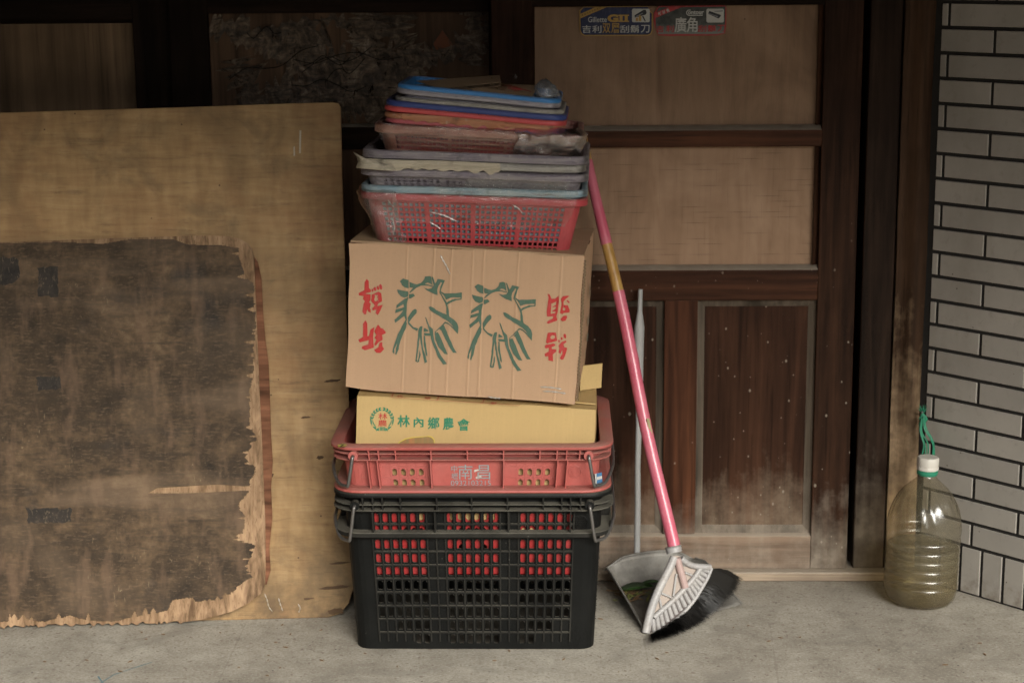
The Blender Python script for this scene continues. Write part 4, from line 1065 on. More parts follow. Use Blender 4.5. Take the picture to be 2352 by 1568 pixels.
# ---- yellow carton in the red crate
My, wy = frame_from(at_y(821, 907, 3.496), at_y(1371, 940, 3.490))
yt = thing("carton", "yellow cardboard carton standing in the red crate", "carton", My)
mb = MB(); carton(mb, wy, .33, .262, 3, dent=.0018); obj("box_body", mb, M_yel, yt, local=True, smooth=35)
fy = printed(My, .0011)
qy = plq(1440, 1600, 4.704); fY = lambda X, Y: fy(*qy(X, Y))
mb = MB(); chars(mb, "林內鄉農會", [(705, 280, 940, 505), (1010, 318, 1195, 508), (1275, 318, 1495, 545), (1560, 325, 1770, 560), (1835, 345, 2070, 575)], fY, .02)
cx, cy = 415, 362
for sgn in (-1, 1):
    for k in range(5):                      # ears of grain: paired grains up each side
        a = R(-78+k*17)
        for off, tw_ in ((-20, -.45), (14, .45)):
            ox, oy = cx+sgn*(196+off)*math.cos(a), cy+(200+off)*math.sin(a)
            dx, dy = math.sin(a)*sgn, -math.cos(a); c_, s__ = math.cos(tw_*sgn), math.sin(tw_*sgn); dx, dy = dx*c_-dy*s__, dx*s__+dy*c_
            poly(mb, [(ox-dx*30, oy-dy*30), (ox-dx*10-dy*15, oy-dy*10+dx*15), (ox+dx*14-dy*12, oy+dy*14+dx*12), (ox+dx*32, oy+dy*32), (ox+dx*14+dy*12, oy+dy*14-dx*12), (ox-dx*10+dy*15, oy-dy*10-dx*15)], fY)
    for r0, r1, a0, a1 in ((222, 196, -14, 34), (186, 168, -4, 58), (222, 190, 36, 62)):
        n_ = 9; O_ = [(cx+sgn*r0*math.cos(R(a0+(a1-a0)*i/n_)), cy+r0*math.sin(R(a0+(a1-a0)*i/n_))) for i in range(n_+1)]
        I_ = [(cx+sgn*(r0+(r1-r0)*math.sin(math.pi*i/n_))*math.cos(R(a0+(a1-a0)*i/n_)), cy+(r0+(r1-r0)*math.sin(math.pi*i/n_))*math.sin(R(a0+(a1-a0)*i/n_))) for i in range(n_-1, 0, -1)]
        poly(mb, O_+I_, fY)
    poly(mb, [(cx+sgn*62, cy+150), (cx+sgn*100, cy+178), (cx+sgn*112, cy+218), (cx+sgn*84, cy+205), (cx+sgn*60, cy+218), (cx+sgn*58, cy+190)], fY)
for k in range(4): poly(mb, [(cx-42+k*26, cy+140), (cx-26+k*26, cy+140), (cx-26+k*26, cy+212), (cx-42+k*26, cy+212)], fY)
obj("lettering", mb, M_inkg2, yt)
mb = MB(); chars(mb, "林農", [(345, 240, 515, 362), (340, 370, 510, 490)], fY, .006)
poly(mb, [(2170, 822), (2235, 802), (2235, 862), (2175, 862)], fY); obj("lettering", mb, M_inkr, yt)
mb = MB(); poly(mb, [(2235, 812), (2270, 808), (2275, 862), (2232, 862)], fY); obj("print", mb, M_inkg2, yt)
def mk_potato():
    t = NT("printed_picture"); s = t.noise(1, t.vec((70, 1, 3)), 2); c = t.ramp(s, [(.35, (.30, .15, .055)), (.5, (.24, .17, .075)), (.65, (.36, .17, .07))]); return t.done(t.bsdf(c, .6, None, .3))
spud = [(670, 900), (690, 850), (760, 785), (860, 735), (980, 708), (1150, 695), (1280, 682), (1345, 700), (1385, 745), (1392, 800), (1370, 870), (1360, 900)]
mb = MB(); poly(mb, [(x+(12 if x > 1100 else -8), y-12) for x, y in spud], fY); obj("print", mb, ink("yellow_ink", (.55, .42, .06)), yt)
mb = MB(); poly(mb, spud, lambda X, Y: printed(My, .0015)(*qy(X, Y))); obj("print", mb, mk_potato(), yt)
# red table ruled on the top flap, and a flap edge standing up at the right rear
zt = .0022
ty = lambda x, y: on_plane(x, y, My @ Vector((0, 0, zt)), My.to_3x3() @ Vector((0, 0, 1)))
qt = plq(1400, 1540, 2.2615); tY = lambda X, Y: ty(*qt(X, Y))
mb = MB()
def seg(a, b, w_=3):
    d = Vector((b[0]-a[0], b[1]-a[1])).normalized(); nn = (-d.y*w_, d.x*w_)
    poly(mb, [(a[0]-nn[0], a[1]-nn[1]), (b[0]-nn[0], b[1]-nn[1]), (b[0]+nn[0], b[1]+nn[1]), (a[0]+nn[0], a[1]+nn[1])], tY)
seg((385, 110), (1540, 182), 1.5)
for x, y in ((385, 110), (797, 137), (1207, 162)): seg((x-6, y), (x+8, y-44), 3)
chars(mb, "代號", [(425, 88, 480, 112), (675, 104, 730, 126)], tY); put_text(mb, "數", rectq(1275, 150, 1330, 172), tY); obj("ruled_print", mb, M_inkr, yt)
mb = MB(); P = [ty(1332, 897), ty(1381, 890)]; up = My.to_3x3() @ Vector((0, .03, .045)); 
mb.prism([P[0], P[1], P[1]+up, P[0]+up*1.02], My.to_3x3() @ Vector((0, .004, 0))); obj("flap", mb, M_yel, yt)
mb = MB()
P0, P1 = ty(1205, 917), ty(1368, 930); Q0, Q1 = ty(1205, 905), ty(1368, 905)
mb.prism([P0+My.to_3x3() @ Vector((0, 0, .002)), P1, Q1, Q0], My.to_3x3() @ Vector((0, 0, .003))); obj("flap", mb, M_yel, yt)

# ---- kraft carton on top of it
Mk, wk = frame_from(at_y(805, 556, 3.512), at_y(1341, 590, 3.478))
Minv = Mk.inverted(); fk0 = printed(Mk, 0)
hk = -(Minv @ fk0(1326, 928)).z
kt = thing("carton", "kraft carton printed with green vegetables, upside down on the yellow carton", "carton", Mk)
DK = .345
mb = MB(); carton(mb, wk, DK, hk, 7); obj("box_body", mb, M_kraft, kt, local=True, smooth=35)
fk = printed(Mk, .0014)
qk = plq(1420, 1080, 3.734); qk2 = plq(1840, 1080, 3.734)
K = [[(665, 165), (720, 128), (800, 150), (802, 275), (745, 258), (700, 225), (690, 195)],
 [(815, 180), (880, 205), (925, 212), (985, 192), (1030, 152), (1050, 98), (1100, 88), (1135, 98), (1155, 225), (1120, 195), (1080, 190), (1040, 205), (1160, 232), (1160, 248), (1060, 228), (990, 234), (920, 264), (870, 302), (818, 340), (812, 330), (850, 285), (870, 268), (815, 258)],
 [(1142, 100), (1162, 105), (1195, 200), (1192, 300), (1182, 240), (1160, 170)],
 [(1030, 262), (1090, 280), (1150, 272), (1185, 215), (1215, 180), (1235, 132), (1345, 155), (1318, 210), (1290, 290), (1272, 350), (1258, 335), (1275, 250), (1300, 192), (1285, 180), (1245, 240), (1228, 300), (1232, 375), (1150, 345), (1080, 305)],
 [(1262, 335), (1310, 420), (1345, 490), (1365, 550), (1368, 665), (1410, 705), (1400, 600), (1380, 512), (1440, 478), (1520, 452), (1592, 442), (1597, 335), (1500, 345), (1340, 350), (1290, 322), (1275, 330), (1320, 365), (1345, 400), (1362, 442), (1440, 410), (1578, 408), (1572, 428), (1490, 430), (1400, 465), (1372, 486), (1330, 425), (1285, 345)],
 [(1100, 550), (1130, 543), (1180, 570), (1240, 610), (1370, 668), (1480, 740), (1530, 795), (1545, 860), (1535, 955), (1470, 885), (1475, 862), (1440, 810), (1390, 765), (1280, 700), (1180, 640), (1120, 595)],
 [(1478, 885), (1400, 812), (1355, 792), (1325, 812), (1285, 860), (1215, 912), (1198, 945), (1190, 925), (1250, 868), (1345, 773), (1390, 785), (1478, 862)],
 [(1262, 885), (1325, 815), (1400, 990), (1470, 1150), (1520, 1235), (1462, 1235), (1400, 1130), (1330, 990), (1290, 905)],
 [(1190, 940), (1240, 925), (1290, 1030), (1350, 1180), (1390, 1258), (1335, 1250), (1250, 1150), (1200, 1040)],
 [(1045, 700), (1060, 705), (1110, 835), (1160, 880), (1175, 980), (1190, 1070), (1260, 1230), (1320, 1330), (1377, 1400), (1320, 1412), (1240, 1300), (1180, 1150), (1130, 1020), (1130, 982), (1045, 978), (1028, 960), (1030, 935), (1115, 945), (1110, 900), (1085, 820)],
 [(1030, 870), (1045, 865), (1100, 905), (1090, 915), (1030, 920)],
 [(990, 838), (1008, 840), (995, 960), (1020, 1180), (1080, 1370), (1042, 1392), (1000, 1200), (968, 990), (948, 1180), (925, 1330), (935, 1372), (900, 1362), (918, 1230), (935, 1050), (945, 900), (965, 850)],
 [(1028, 980), (1045, 980), (1062, 1150), (1085, 1290), (1060, 1270), (1025, 1100)],
 [(968, 1190), (980, 1260), (955, 1365), (930, 1378), (952, 1290)],
 [(790, 710), (855, 605), (900, 578), (925, 600), (920, 640), (850, 720), (808, 780), (870, 850), (945, 875), (930, 912), (860, 870), (795, 800)],
 [(755, 740), (775, 790), (768, 850), (720, 950), (680, 1050), (650, 1180), (615, 1268), (600, 1250), (628, 1090), (590, 1180), (582, 1252), (558, 1225), (590, 1100), (640, 960), (700, 840)],
 [(630, 290), (790, 320), (800, 345), (790, 400), (740, 412), (680, 388), (640, 340)],
 [(808, 358), (870, 352), (895, 385), (830, 425), (806, 420)],
 [(798, 405), (775, 500), (768, 640), (775, 770), (760, 755), (735, 685), (600, 787), (588, 742), (690, 650), (720, 602), (600, 642), (610, 590), (735, 555), (728, 510), (615, 570), (618, 525), (700, 462), (745, 425)]]
mb = MB()
rr = random.Random(2)
def rough(pts, a=5):
    out = []
    for (p, q_) in zip(pts, pts[1:]+pts[:1]):
        n_ = max(1, int(math.hypot(q_[0]-p[0], q_[1]-p[1])/35))
        for i in range(n_): out.append((p[0]+(q_[0]-p[0])*i/n_+rr.uniform(-a, a)*.6, p[1]+(q_[1]-p[1])*i/n_+rr.uniform(-a, a)*.6))
    return out
for pts in K: poly(mb, rough(pts), lambda X, Y: fk(*qk(X, Y)))
for pts in K: poly(mb, rough([(x*.985+1128, y*1.0+88+(x-1000)*.02) for x, y in pts]), lambda X, Y: fk(*qk(X, Y)))
obj("green_print", mb, M_inkg, kt)
def ell(cx, cy, a, b, tilt=-.2): return [(cx+a*math.cos(R(k*30))*math.cos(tilt)-b*math.sin(R(k*30))*math.sin(tilt), cy+a*math.cos(R(k*30))*math.sin(tilt)+b*math.sin(R(k*30))*math.cos(tilt)) for k in range(12)]
A = [[(145, 185), (175, 135), (205, 165), (210, 270), (240, 300), (235, 330), (150, 350), (235, 365), (235, 395), (232, 450), (210, 480), (235, 500), (220, 570), (178, 600), (165, 660), (140, 660), (112, 620), (130, 500), (150, 465), (120, 430), (130, 390), (60, 380), (55, 345), (140, 300)],
 ell(262, 303, 12, 25), ell(297, 283, 20, 30), ell(343, 268, 16, 33), ell(385, 253, 22, 42),
 [(250, 370), (290, 350), (300, 400), (285, 440), (300, 470), (330, 455), (345, 440), (330, 400), (340, 380), (355, 440), (345, 470), (405, 465), (345, 500), (330, 540), (415, 518), (375, 610), (340, 672), (305, 640), (320, 590), (265, 600), (258, 570), (295, 530), (240, 460)],
 [(290, 350), (350, 322), (390, 345), (405, 465), (352, 470), (356, 430), (342, 375), (310, 372)],
 [(190, 610), (205, 555), (235, 585), (235, 640)],
 [(120, 800), (155, 748), (185, 800), (185, 990), (210, 980), (230, 890), (290, 850), (270, 1000), (280, 1155), (150, 1195), (100, 1170), (110, 1135), (200, 1110), (205, 1045), (70, 1078), (52, 1040), (120, 995)],
 [(320, 850), (345, 810), (385, 865), (420, 875), (462, 930), (455, 945), (400, 970), (410, 1010), (415, 1040), (350, 1080), (310, 1130), (290, 1110), (320, 1040), (290, 1010), (320, 970), (288, 915)],
 [(370, 1080), (408, 1075), (410, 1140), (435, 1180), (380, 1235), (320, 1235), (288, 1190), (350, 1150)]]
B = [[(1308, 355), (1335, 360), (1375, 440), (1365, 500), (1355, 650), (1365, 690), (1300, 692), (1295, 620), (1325, 410)],
 [(1375, 430), (1420, 430), (1470, 380), (1478, 440), (1470, 520), (1440, 470), (1365, 500)],
 [(1440, 470), (1478, 440), (1460, 620), (1440, 690), (1360, 690), (1358, 655), (1425, 640)],
 [(1380, 550), (1445, 510), (1445, 540), (1390, 557)], [(1375, 610), (1445, 570), (1440, 610), (1385, 622)],
 [(1395, 688), (1440, 688), (1455, 750), (1320, 803), (1298, 790), (1310, 760), (1390, 720)],
 [(1635, 388), (1580, 430), (1545, 470), (1545, 520), (1535, 560), (1535, 595), (1560, 605), (1575, 590), (1572, 565), (1545, 560), (1548, 522), (1610, 525), (1640, 600), (1635, 632), (1550, 640), (1530, 660), (1495, 640), (1510, 560), (1520, 500), (1505, 430), (1540, 390), (1600, 382)],
 [(1590, 455), (1610, 450), (1638, 485), (1625, 497)], [(1498, 735), (1545, 685), (1590, 680), (1600, 705), (1575, 755), (1530, 765)],
 [(1310, 940), (1330, 930), (1430, 932), (1440, 1000), (1420, 995), (1415, 975), (1375, 970), (1350, 1000), (1298, 1010)],
 [(1298, 1010), (1350, 1000), (1355, 1028), (1385, 1033), (1420, 1010), (1420, 995), (1440, 1000), (1453, 1055), (1300, 1095), (1288, 1080)],
 [(1268, 1140), (1280, 1115), (1400, 1095), (1425, 1110), (1420, 1130), (1370, 1150), (1370, 1180), (1430, 1180), (1440, 1215), (1385, 1260), (1390, 1360), (1320, 1345), (1320, 1285), (1275, 1290), (1265, 1250), (1325, 1215), (1330, 1160), (1275, 1170)],
 [(1470, 1130), (1520, 1070), (1580, 1050), (1590, 1070), (1545, 1110), (1560, 1150), (1600, 1160), (1590, 1220), (1545, 1335), (1520, 1340), (1488, 1315), (1530, 1250), (1530, 1190), (1500, 1250), (1475, 1230), (1485, 1170)],
 ell(1478, 1060, 13, 22), ell(1520, 1022, 14, 20), ell(1567, 985, 20, 35)]
mb = MB()
for pts in A: poly(mb, rough(pts, 3), lambda X, Y: fk(*qk(X, Y)))
for pts in B: poly(mb, rough(pts, 3), lambda X, Y: fk(*qk2(X, Y)))
obj("red_print", mb, M_inkr, kt)
# raw corrugated edge where the end flap is folded over, brush marks on the end face, tape on the top
mb = MB(); rr = random.Random(9)
z = -.006; zz = []
while z > -hk+.006: zz.append(z); z -= .0035
for sx, M_ in ((0, M_kedge),):
    L0 = [Vector((wk/2+.0045+.0022*nz((0, 0, q*30), 1)+.0012*(i % 2), -.0015, q)) for i, q in enumerate(zz)]; L1 = [p+Vector((-.004, 0, 0)) for p in L0]
    mb.grid(L0+L1, len(zz), 2); mb.grid([p+Vector((0, .006, 0)) for p in L0]+L0, len(zz), 2)
obj("corrugated_edge", mb, M_kedge, kt, local=True, solid=.0015)
mb = MB()
for k, (z, l) in enumerate(((-.09, .03), (-.15, .035), (-.2, .03))):
    for j in range(4):
        y0 = .12+.02*j+rr.uniform(-.01, .01); z0 = z+rr.uniform(-.015, .015); mb.quad((wk/2+.0085, y0, z0), (wk/2+.0085, y0+.012, z0+.004), (wk/2+.0085, y0+.014, z0-.012), (wk/2+.0085, y0+.004, z0-.016))
obj("green_print", mb, M_inkg, kt, local=True)
M_ptape = flat("packing_tape", (.24, .13, .07), .22, .6, .4)
mb = MB(); mb.box(-wk/2-.001, wk/2+.002, DK/2-.025, DK/2+.025, .0012, .0022); obj("packing_tape", mb, M_ptape, kt, local=True)
mb = MB(); mb.box(-wk/2, wk/2, .001, DK/2-.0015, .0003, .0032); mb.box(-wk/2, wk/2, DK/2+.0015, DK-.001, .0003, .0032); obj("flap", mb, M_kraftd, kt, local=True)
for pts in ([(1012, 586), (1018, 598), (1026, 612), (1034, 630)], [(1240, 888), (1262, 889), (1290, 893)], [(1246, 898), (1270, 899), (1300, 903)], [(1120, 1000-90), (1135, 913), (1150, 914)]):
    mb = MB(); P = spline([printed(Mk, .0016)(*p) for p in pts], 5); mb.tube(P, [.0002]+[.0009+.0006*(i % 3) for i in range(len(P)-2)]+[.0002], 6, flat=.4); obj("glint_shred", mb, M_shredglint, kt, smooth=60)  # film shreds drawn as glints, the highlight put into their colour

# ================================================================== BASKETS
def hole_breaks(L, groups, n, hw, bar, edge):
    gap = (1-2*edge)/groups; br = []; fl = []
    for gi in range(groups):
        a = edge+gi*gap+bar/2; b = edge+(gi+1)*gap-bar/2; st = (b-a)/n
        for k in range(n): c = a+st*(k+.5); br += [c-hw/2/L, c+hw/2/L]; fl.append(c)
    return br, fl
def basket(label, mat, pl, pr, Yl, Yr, d, h, inset, rimh, rimp=.010, ng=4, nn=8, nrow=9, rimmat=None, lean=0, body=None):
    A_, B_ = at_y(*pl, Yl), at_y(*pr, Yr); M, w = frame_from(A_, B_)
    if lean: M = M @ Matrix.Rotation(lean, 4, 'X')
    t = thing("basket", label, "basket", M @ Matrix.Translation((0, 0, -h)), "baskets stacked on the cartons")
    w -= 2*rimp; d_ = d-2*rimp
    dm0 = dims_fn((w-2*inset, d_-2*inset, .022, rimp+inset), (w, d_, .026, rimp), h)
    f1, c1 = hole_breaks(w-.05, ng, nn, .0073, .0165, .0); f2, c2 = hole_breaks(d_-.05, 3, max(3, int(nn*.8)), .0063, .0165, .01)
    nd = nodes([0]+f1+[1], [0]+f2+[1]); zs = [0]; zrow = []
    zlo, zhi = .014, h-rimh-.004
    for k in range(nrow):
        c = zlo+(zhi-zlo)*(k+.5)/nrow; zs += [c-.0034, c+.0034]
    zs.append(h)
    def hole(a, b, j):
        if j % 2 == 0 or a[0] not in 'frbl' or b[0] != a[0]: return False
        i = nd.index(a) if False else None
        u = (a[1]+b[1])/2
        if a[0] in 'bl': u = 1-u
        return any(abs(u-c) < .0025 for c in (c1 if a[0] in 'fb' else c2))
    mb = MB(); shell(mb, nd, zs, dm0, hole, bottom=True, M=None)
    bo = obj("body", mb, body or mat, t, local=True, solid=.0016)
    nd2 = nodes([i/14 for i in range(15)], [i/8 for i in range(9)], 6)
    mb = MB(); wob = lambda x, y, a: .0012*nz((x*8, y*8, h*50), 1) if a > .004 else 0
    prof = [(-.002, 0), (rimp*.5, .0012), (rimp*.85, .0002), (rimp, -.002), (rimp*1.02, -rimh*.6), (rimp, -rimh+.001), (rimp-.002, -rimh), (rimp-.003, -rimh+.001), (rimp-.0035, -.004), (-.002, -.004)]
    sweep(mb, nd2, *dm0(h), h, prof, None, wob); obj("rim", mb, rimmat or mat, t, local=True, smooth=60)
    t['_w'] = w; del t['_w']
    return t, M, w+2*rimp, d, dm0, nd2, h
YB = 3.492
B1 = basket("red perforated basket at the foot of the stack, on the kraft carton", M_red, (824, 442), (1350, 461), YB+.006, YB-.002, .335, .124, .026, .0135, ng=4, nn=8, nrow=9)
B2 = basket("light blue basket in dusty film, resting in the red basket", M_lblue, (825, 426), (1350, 441), YB+.006, YB-.002, .333, .105, .026, .013, nrow=7, body=M_lblue)
B3 = basket("dusty purple basket with square holes, just above the light blue rim", M_purple, (824, 387), (1352, 405), YB+.006, YB-.004, .333, .105, .026, .0135, ng=3, nn=9, nrow=8)
B4 = basket("basket with cream paper round its rim, flaring out at the left end", M_purple, (826, 366), (1346, 383), YB+.006, YB-.004, .333, .105, .026, .0135, nrow=7, rimmat=M_greyw)
B5 = basket("scuffed grey purple basket whose wide rim holds the pink filmed basket", M_purple, (828, 344), (1353, 363), YB+.006, YB-.004, .333, .105, .026, .0155, nrow=7, rimmat=M_purple)
B6 = basket("pink basket shrouded in brownish film, bunched at its right corner", M_pinkw, (856, 285), (1340, 312), YB+.012, YB+.004, .315, .092, .020, .016, ng=3, nn=13, nrow=6)
B7 = basket("smooth pink basket sitting just inside the filmed pink one", M_pink, (881, 272), (1278, 300), YB+.020, YB+.014, .262, .08, .016, .0085, nrow=4)
B8 = basket("basket with an orange paper strip round its rim, under the bright red one", M_red2, (879, 259), (1298, 292), YB+.020, YB+.012, .275, .08, .018, .0095, nrow=4, rimmat=M_orange)
B9 = basket("bright red basket directly under the navy blue rim", M_red2, (879, 243), (1301, 282), YB+.018, YB+.010, .275, .08, .018, .0095, nrow=4)
B10 = basket("navy blue basket between the bright red rim and the grey dusty one", M_navy, (883, 230), (1302, 268), YB+.018, YB+.010, .275, .08, .018, .0105, nrow=4)
B11 = basket("grey basket with gritty dusty rim, on the navy blue one", M_lav, (903, 223), (1296, 256), YB+.022, YB+.014, .262, .075, .016, .0085, nrow=4, rimmat=M_greyw)
B12 = basket("pale lavender basket right beneath the bright blue top basket", M_lav, (907, 203), (1287, 240), YB+.022, YB+.014, .255, .072, .016, .0095, nrow=4)
B13 = basket("bright blue basket on top of the stack, holding card scraps", M_blue, (910, 193), (1287, 230), YB+.022, YB+.014, .255, .070, .016, .0085, nrow=4)

def sheet_on(name, B, a0, a1, z0, z1, off, amp, mat, seed, nu=40, nv=14, over=0, label=None, freq=14, rag=1):
    """a crumpled skin hugging part of a basket's outside between perimeter positions a0..a1 (fractions)"""
    t, M, w, d, dm, nd2, h = B; N = len(nd2); P = []
    base = M @ Matrix.Translation((0, 0, -h))
    for j in range(nv):
        z = h+z1+(z0-z1)*j/(nv-1)
        for i in range(nu):
            a = (a0+(a1-a0)*i/(nu-1)) % 1.0*N; k = int(a); fr_ = a-k
            A_ = peval(nd2[k % N], *dm(max(0, min(h, z)))); B_ = peval(nd2[(k+1) % N], *dm(max(0, min(h, z))))
            x, y, nx, ny = [p+(q-p)*fr_ for p, q in zip(A_, B_)]
            rim = .0125 if z > h-.016 else .0125*max(0, 1-(h-.016-z)/.035)**1.5
            r_ = off+rim+amp*(nz((x*freq, y*freq, z*freq*1.3), 1, seed)*.9+.6*nz((x*freq*3, y*freq*3, z*freq*3), 1, seed+4))
            zz2 = z+amp*.8*nz((x*freq, y*freq, z*5), 1, seed+8)
            if j >= nv-2: zz2 += rag* .011*nz((x*22, y*22, 0), 1, seed+2)+.006*nz((x*70, y*70, 0), 1, seed)
            if i in (0, nu-1): x += nx*0-ny*.012*nz((0, 0, z*45), 1, seed); y += nx*.012*nz((0, 0, z*45), 1, seed)
            if z > h-.001: r_ = r_*max(.0, 1-(z-h)/.012)
            P.append(base @ Vector((x+nx*r_, y+ny*r_, zz2)))
    mb = MB(); mb.grid(P, nu, nv); o = obj(name, mb, mat, t, smooth=180); return o
# perimeter fraction: front runs first, then right, back, left
Nn = len(B1[5]); fF = 14.5/Nn
sheet_on("plastic_film", B1, -.15, fF*.10, -.112, .006, .0065, .0075, M_filmc, 3, 40, 24)
sheet_on("plastic_film", B1, fF*.06, fF*1.02, -.060, .006, .0025, .0022, M_film, 5, 60, 12)
sheet_on("plastic_film", B2, fF*.30, fF*1.10, -.016, .010, .003, .003, M_film, 6, 40, 7)
sheet_on("plastic_film", B3, fF*.45, fF*.98, -.042, -.010, .002, .002, M_film, 7, 40, 6)
sheet_on("plastic_film", B6, -.05, fF*.98, -.062, .004, .003, .0025, M_filmb, 8, 60, 14)
sheet_on("plastic_film", B6, fF*.70, fF*1.36, -.052, .012, .009, .010, M_filmc2, 9, 60, 20, freq=22)
sheet_on("paper_wrap", B4, -.035, fF*.62, -.017, .002, .0030, .0025, M_cream, 4, 50, 5, rag=.2)
sheet_on("paper_wrap", B8, fF*.02, fF*.70, -.0125, .002, .0022, .0015, M_orange, 4, 40, 5, rag=.2)
M_glint = flat("crease_glint", (.62, .60, .58), .12, .9, .2)  # pale colour painted as glints along the film's folds
tB, MB1, wB, dB, dmB, ndB, hB_ = B1
for pts in ([(986, 487), (1008, 491), (1030, 499), (1050, 509)], [(986, 510), (1000, 517), (1012, 526)], [(900, 500), (906, 520), (903, 540)], [(1176, 470), (1190, 478), (1200, 490)], [(884, 445), (893, 462), (905, 476)]):
    def fB(x, y):
        p = at_y(x, y, 3.51)
        for _ in range(3):
            q_ = MB1.inverted() @ p; p = at_y(x, y, p.y-(q_.y-(dmB(max(0, min(hB_, q_.z+hB_)))[3]-.0042)))
        return p
    mb = MB(); P = spline([fB(*p) for p in pts], 5); mb.tube(P, [.0002]+[.0006+.0006*(k % 3) for k in range(len(P)-2)]+[.0002], 6, flat=.4); obj("crease_glint", mb, M_glint, tB, smooth=60)
# the paper flares off the left end
mb = MB(); fl = [[(812, 349), (832, 360), (858, 371), (900, 378)], [(820, 360), (836, 370), (862, 378), (905, 385)], [(823, 372), (838, 380), (866, 386), (910, 390)], [(818, 386), (836, 388), (868, 391), (912, 393)]]
mb.grid([at_y(x, y, 3.478+.006*nz((x*.05, y*.07, 0))+.012*(j == 0)) for row in fl for j, (x, y) in enumerate(row)], 4, 4)
obj("paper_flare", mb, M_cream, B4[0], smooth=80, solid=.001)
mb = MB(); P = [[(1146, 303), (1150, 309), (1162, 314), (1180, 309)], [(1140, 306), (1150, 313), (1164, 317), (1184, 313)]]
mb = MB(); mb.grid([at_y(x, y, 3.478) for row in [[(870, 292), (1000, 287), (1150, 296)], [(870, 296), (1000, 296), (1150, 301)]] for x, y in row][:0] or [at_y(x, y-18, 3.476) for row in P for x, y in row], 4, 2); obj("torn_scrap", mb, M_orange, B6[0], solid=.0008)

# ---- what lies in the top basket
t13, M13, w13, d13, dm13, nd13, h13 = B13
def corr(name, label, px, Yf, Yb_, th, layers, mat):
    """flat corrugated scrap: image corners of its top, front edge shows the flutes"""
    P = [at_y(x, y, Y) for (x, y), Y in zip(px, (Yf, Yf, Yb_, Yb_))]
    t = thing(name, label, "cardboard", (P[0]+P[1])/2)
    mb = MB(); dn = Vector((0, 0, -.0006))
    for l in range(layers+1):
        o = Vector((0, 0, -th*l)); mb.prism([p+o for p in P], dn)
    obj("card_sheet", mb, mat, t)
    mb = MB(); a, b = P[0], P[1]; n_ = int((b-a).length/.0035)
    for l in range(layers):
        pts = [a.lerp(b, i/n_)+Vector((0, .001, -th*l-.0006-(th-.0012)*(i % 2))) for i in range(n_+1)]
        mb.grid(pts+[p+Vector((0, .03, 0)) for p in pts], n_+1, 2)
    obj("fluting", mb, M_kraftd, t, solid=.0004)
    return t
corr("cardboard_scrap", "folded corrugated card scrap with fluted edge lying across the blue basket", [(1010, 203), (1150, 189), (1148, 173), (955, 186)], 3.545, 3.63, .0075, 2, M_kraftd)
c2_ = corr("cardboard_scrap", "small printed card scrap lying between the fluted card and bubble wrap", [(1085, 203), (1222, 219), (1235, 196), (1140, 192)], 3.535, 3.63, .003, 1, M_kraftd)
mb = MB()
for k in range(5):
    a = (1150+k*8, 199+k*2.6); f_ = lambda x, y: at_y(x, y, 3.535+(3.63-3.535)*max(0, min(1, (212-y)/20)))+Vector((0, -.002, .0012))
    P = spline([f_(a[0], a[1]), f_(a[0]+20, a[1]-1+1.5*math.sin(k)), f_(a[0]+38, a[1]+3)], 4); mb.tube(P, .0007, 4)
obj("red_print", mb, M_inkr, c2_)
mb = MB(); P = []
for j in range(9):
    for i in range(14):
        u, v = i/13, j/8; x = 1128+u*60; y = 176+v*26+6*math.sin(u*5); P.append(at_y(x, y, 3.60-.05*v)+Vector((0, 0, .006*nz((u*5, v*5, 1), 1)))+Vector((0, .012*nz((u*6, v*4, 4), 1), 0)))
mb.grid(P, 14, 9); fs_ = obj("film_scrap", mb, M_filmb, smooth=180); tag(fs_, "crumpled scrap of dull clear film beside the fluted card", "plastic film")
# bubble wrap roll
M_bub = film("bubble_film", (.85, .86, .87), .62, .35)
mb = MB(); A_ = at_y(1235, 222, 3.60); n1, n2n = 40, 26; P = []
for j in range(n2n):
    v = j/(n2n-1); c = Vector((0, 0, 0)); cx = 1236+40*v-16*math.sin(v*2.2); 
for j in range(n2n):
    v = j/(n2n-1)
    cpx = 1262-14*v if v < .8 else 1251; cpy = 236-54*v
    c = at_y(cpx, cpy, 3.585+.015*v); rad = .0285*(math.sin(math.pi*min(1, .22+v*.78)))**.6*(1-.25*v)+.001
    for i in range(n1):
        a = 2*math.pi*i/(n1-1); q_ = rad*(1+.22*nz((math.cos(a)*2, math.sin(a)*2, v*3), 1, 2)+.10*nz((math.cos(a)*9, math.sin(a)*9, v*14), 1, 6))
        bub = .0016*max(0, math.cos(a*14+(j % 2)*3.14))*max(0, math.cos(v*n2n*3.14))
        P.append(c+Vector((math.cos(a)*(q_+bub)*.95, math.sin(a)*(q_+bub), .004*nz((a, v*4, 0), 1))))
mb.grid(P, n1, n2n); bw = obj("bubble_wrap", mb, M_bub, smooth=180); tag(bw, "crumpled grey bubble wrap lump at the right end of the blue basket", "bubble wrap")

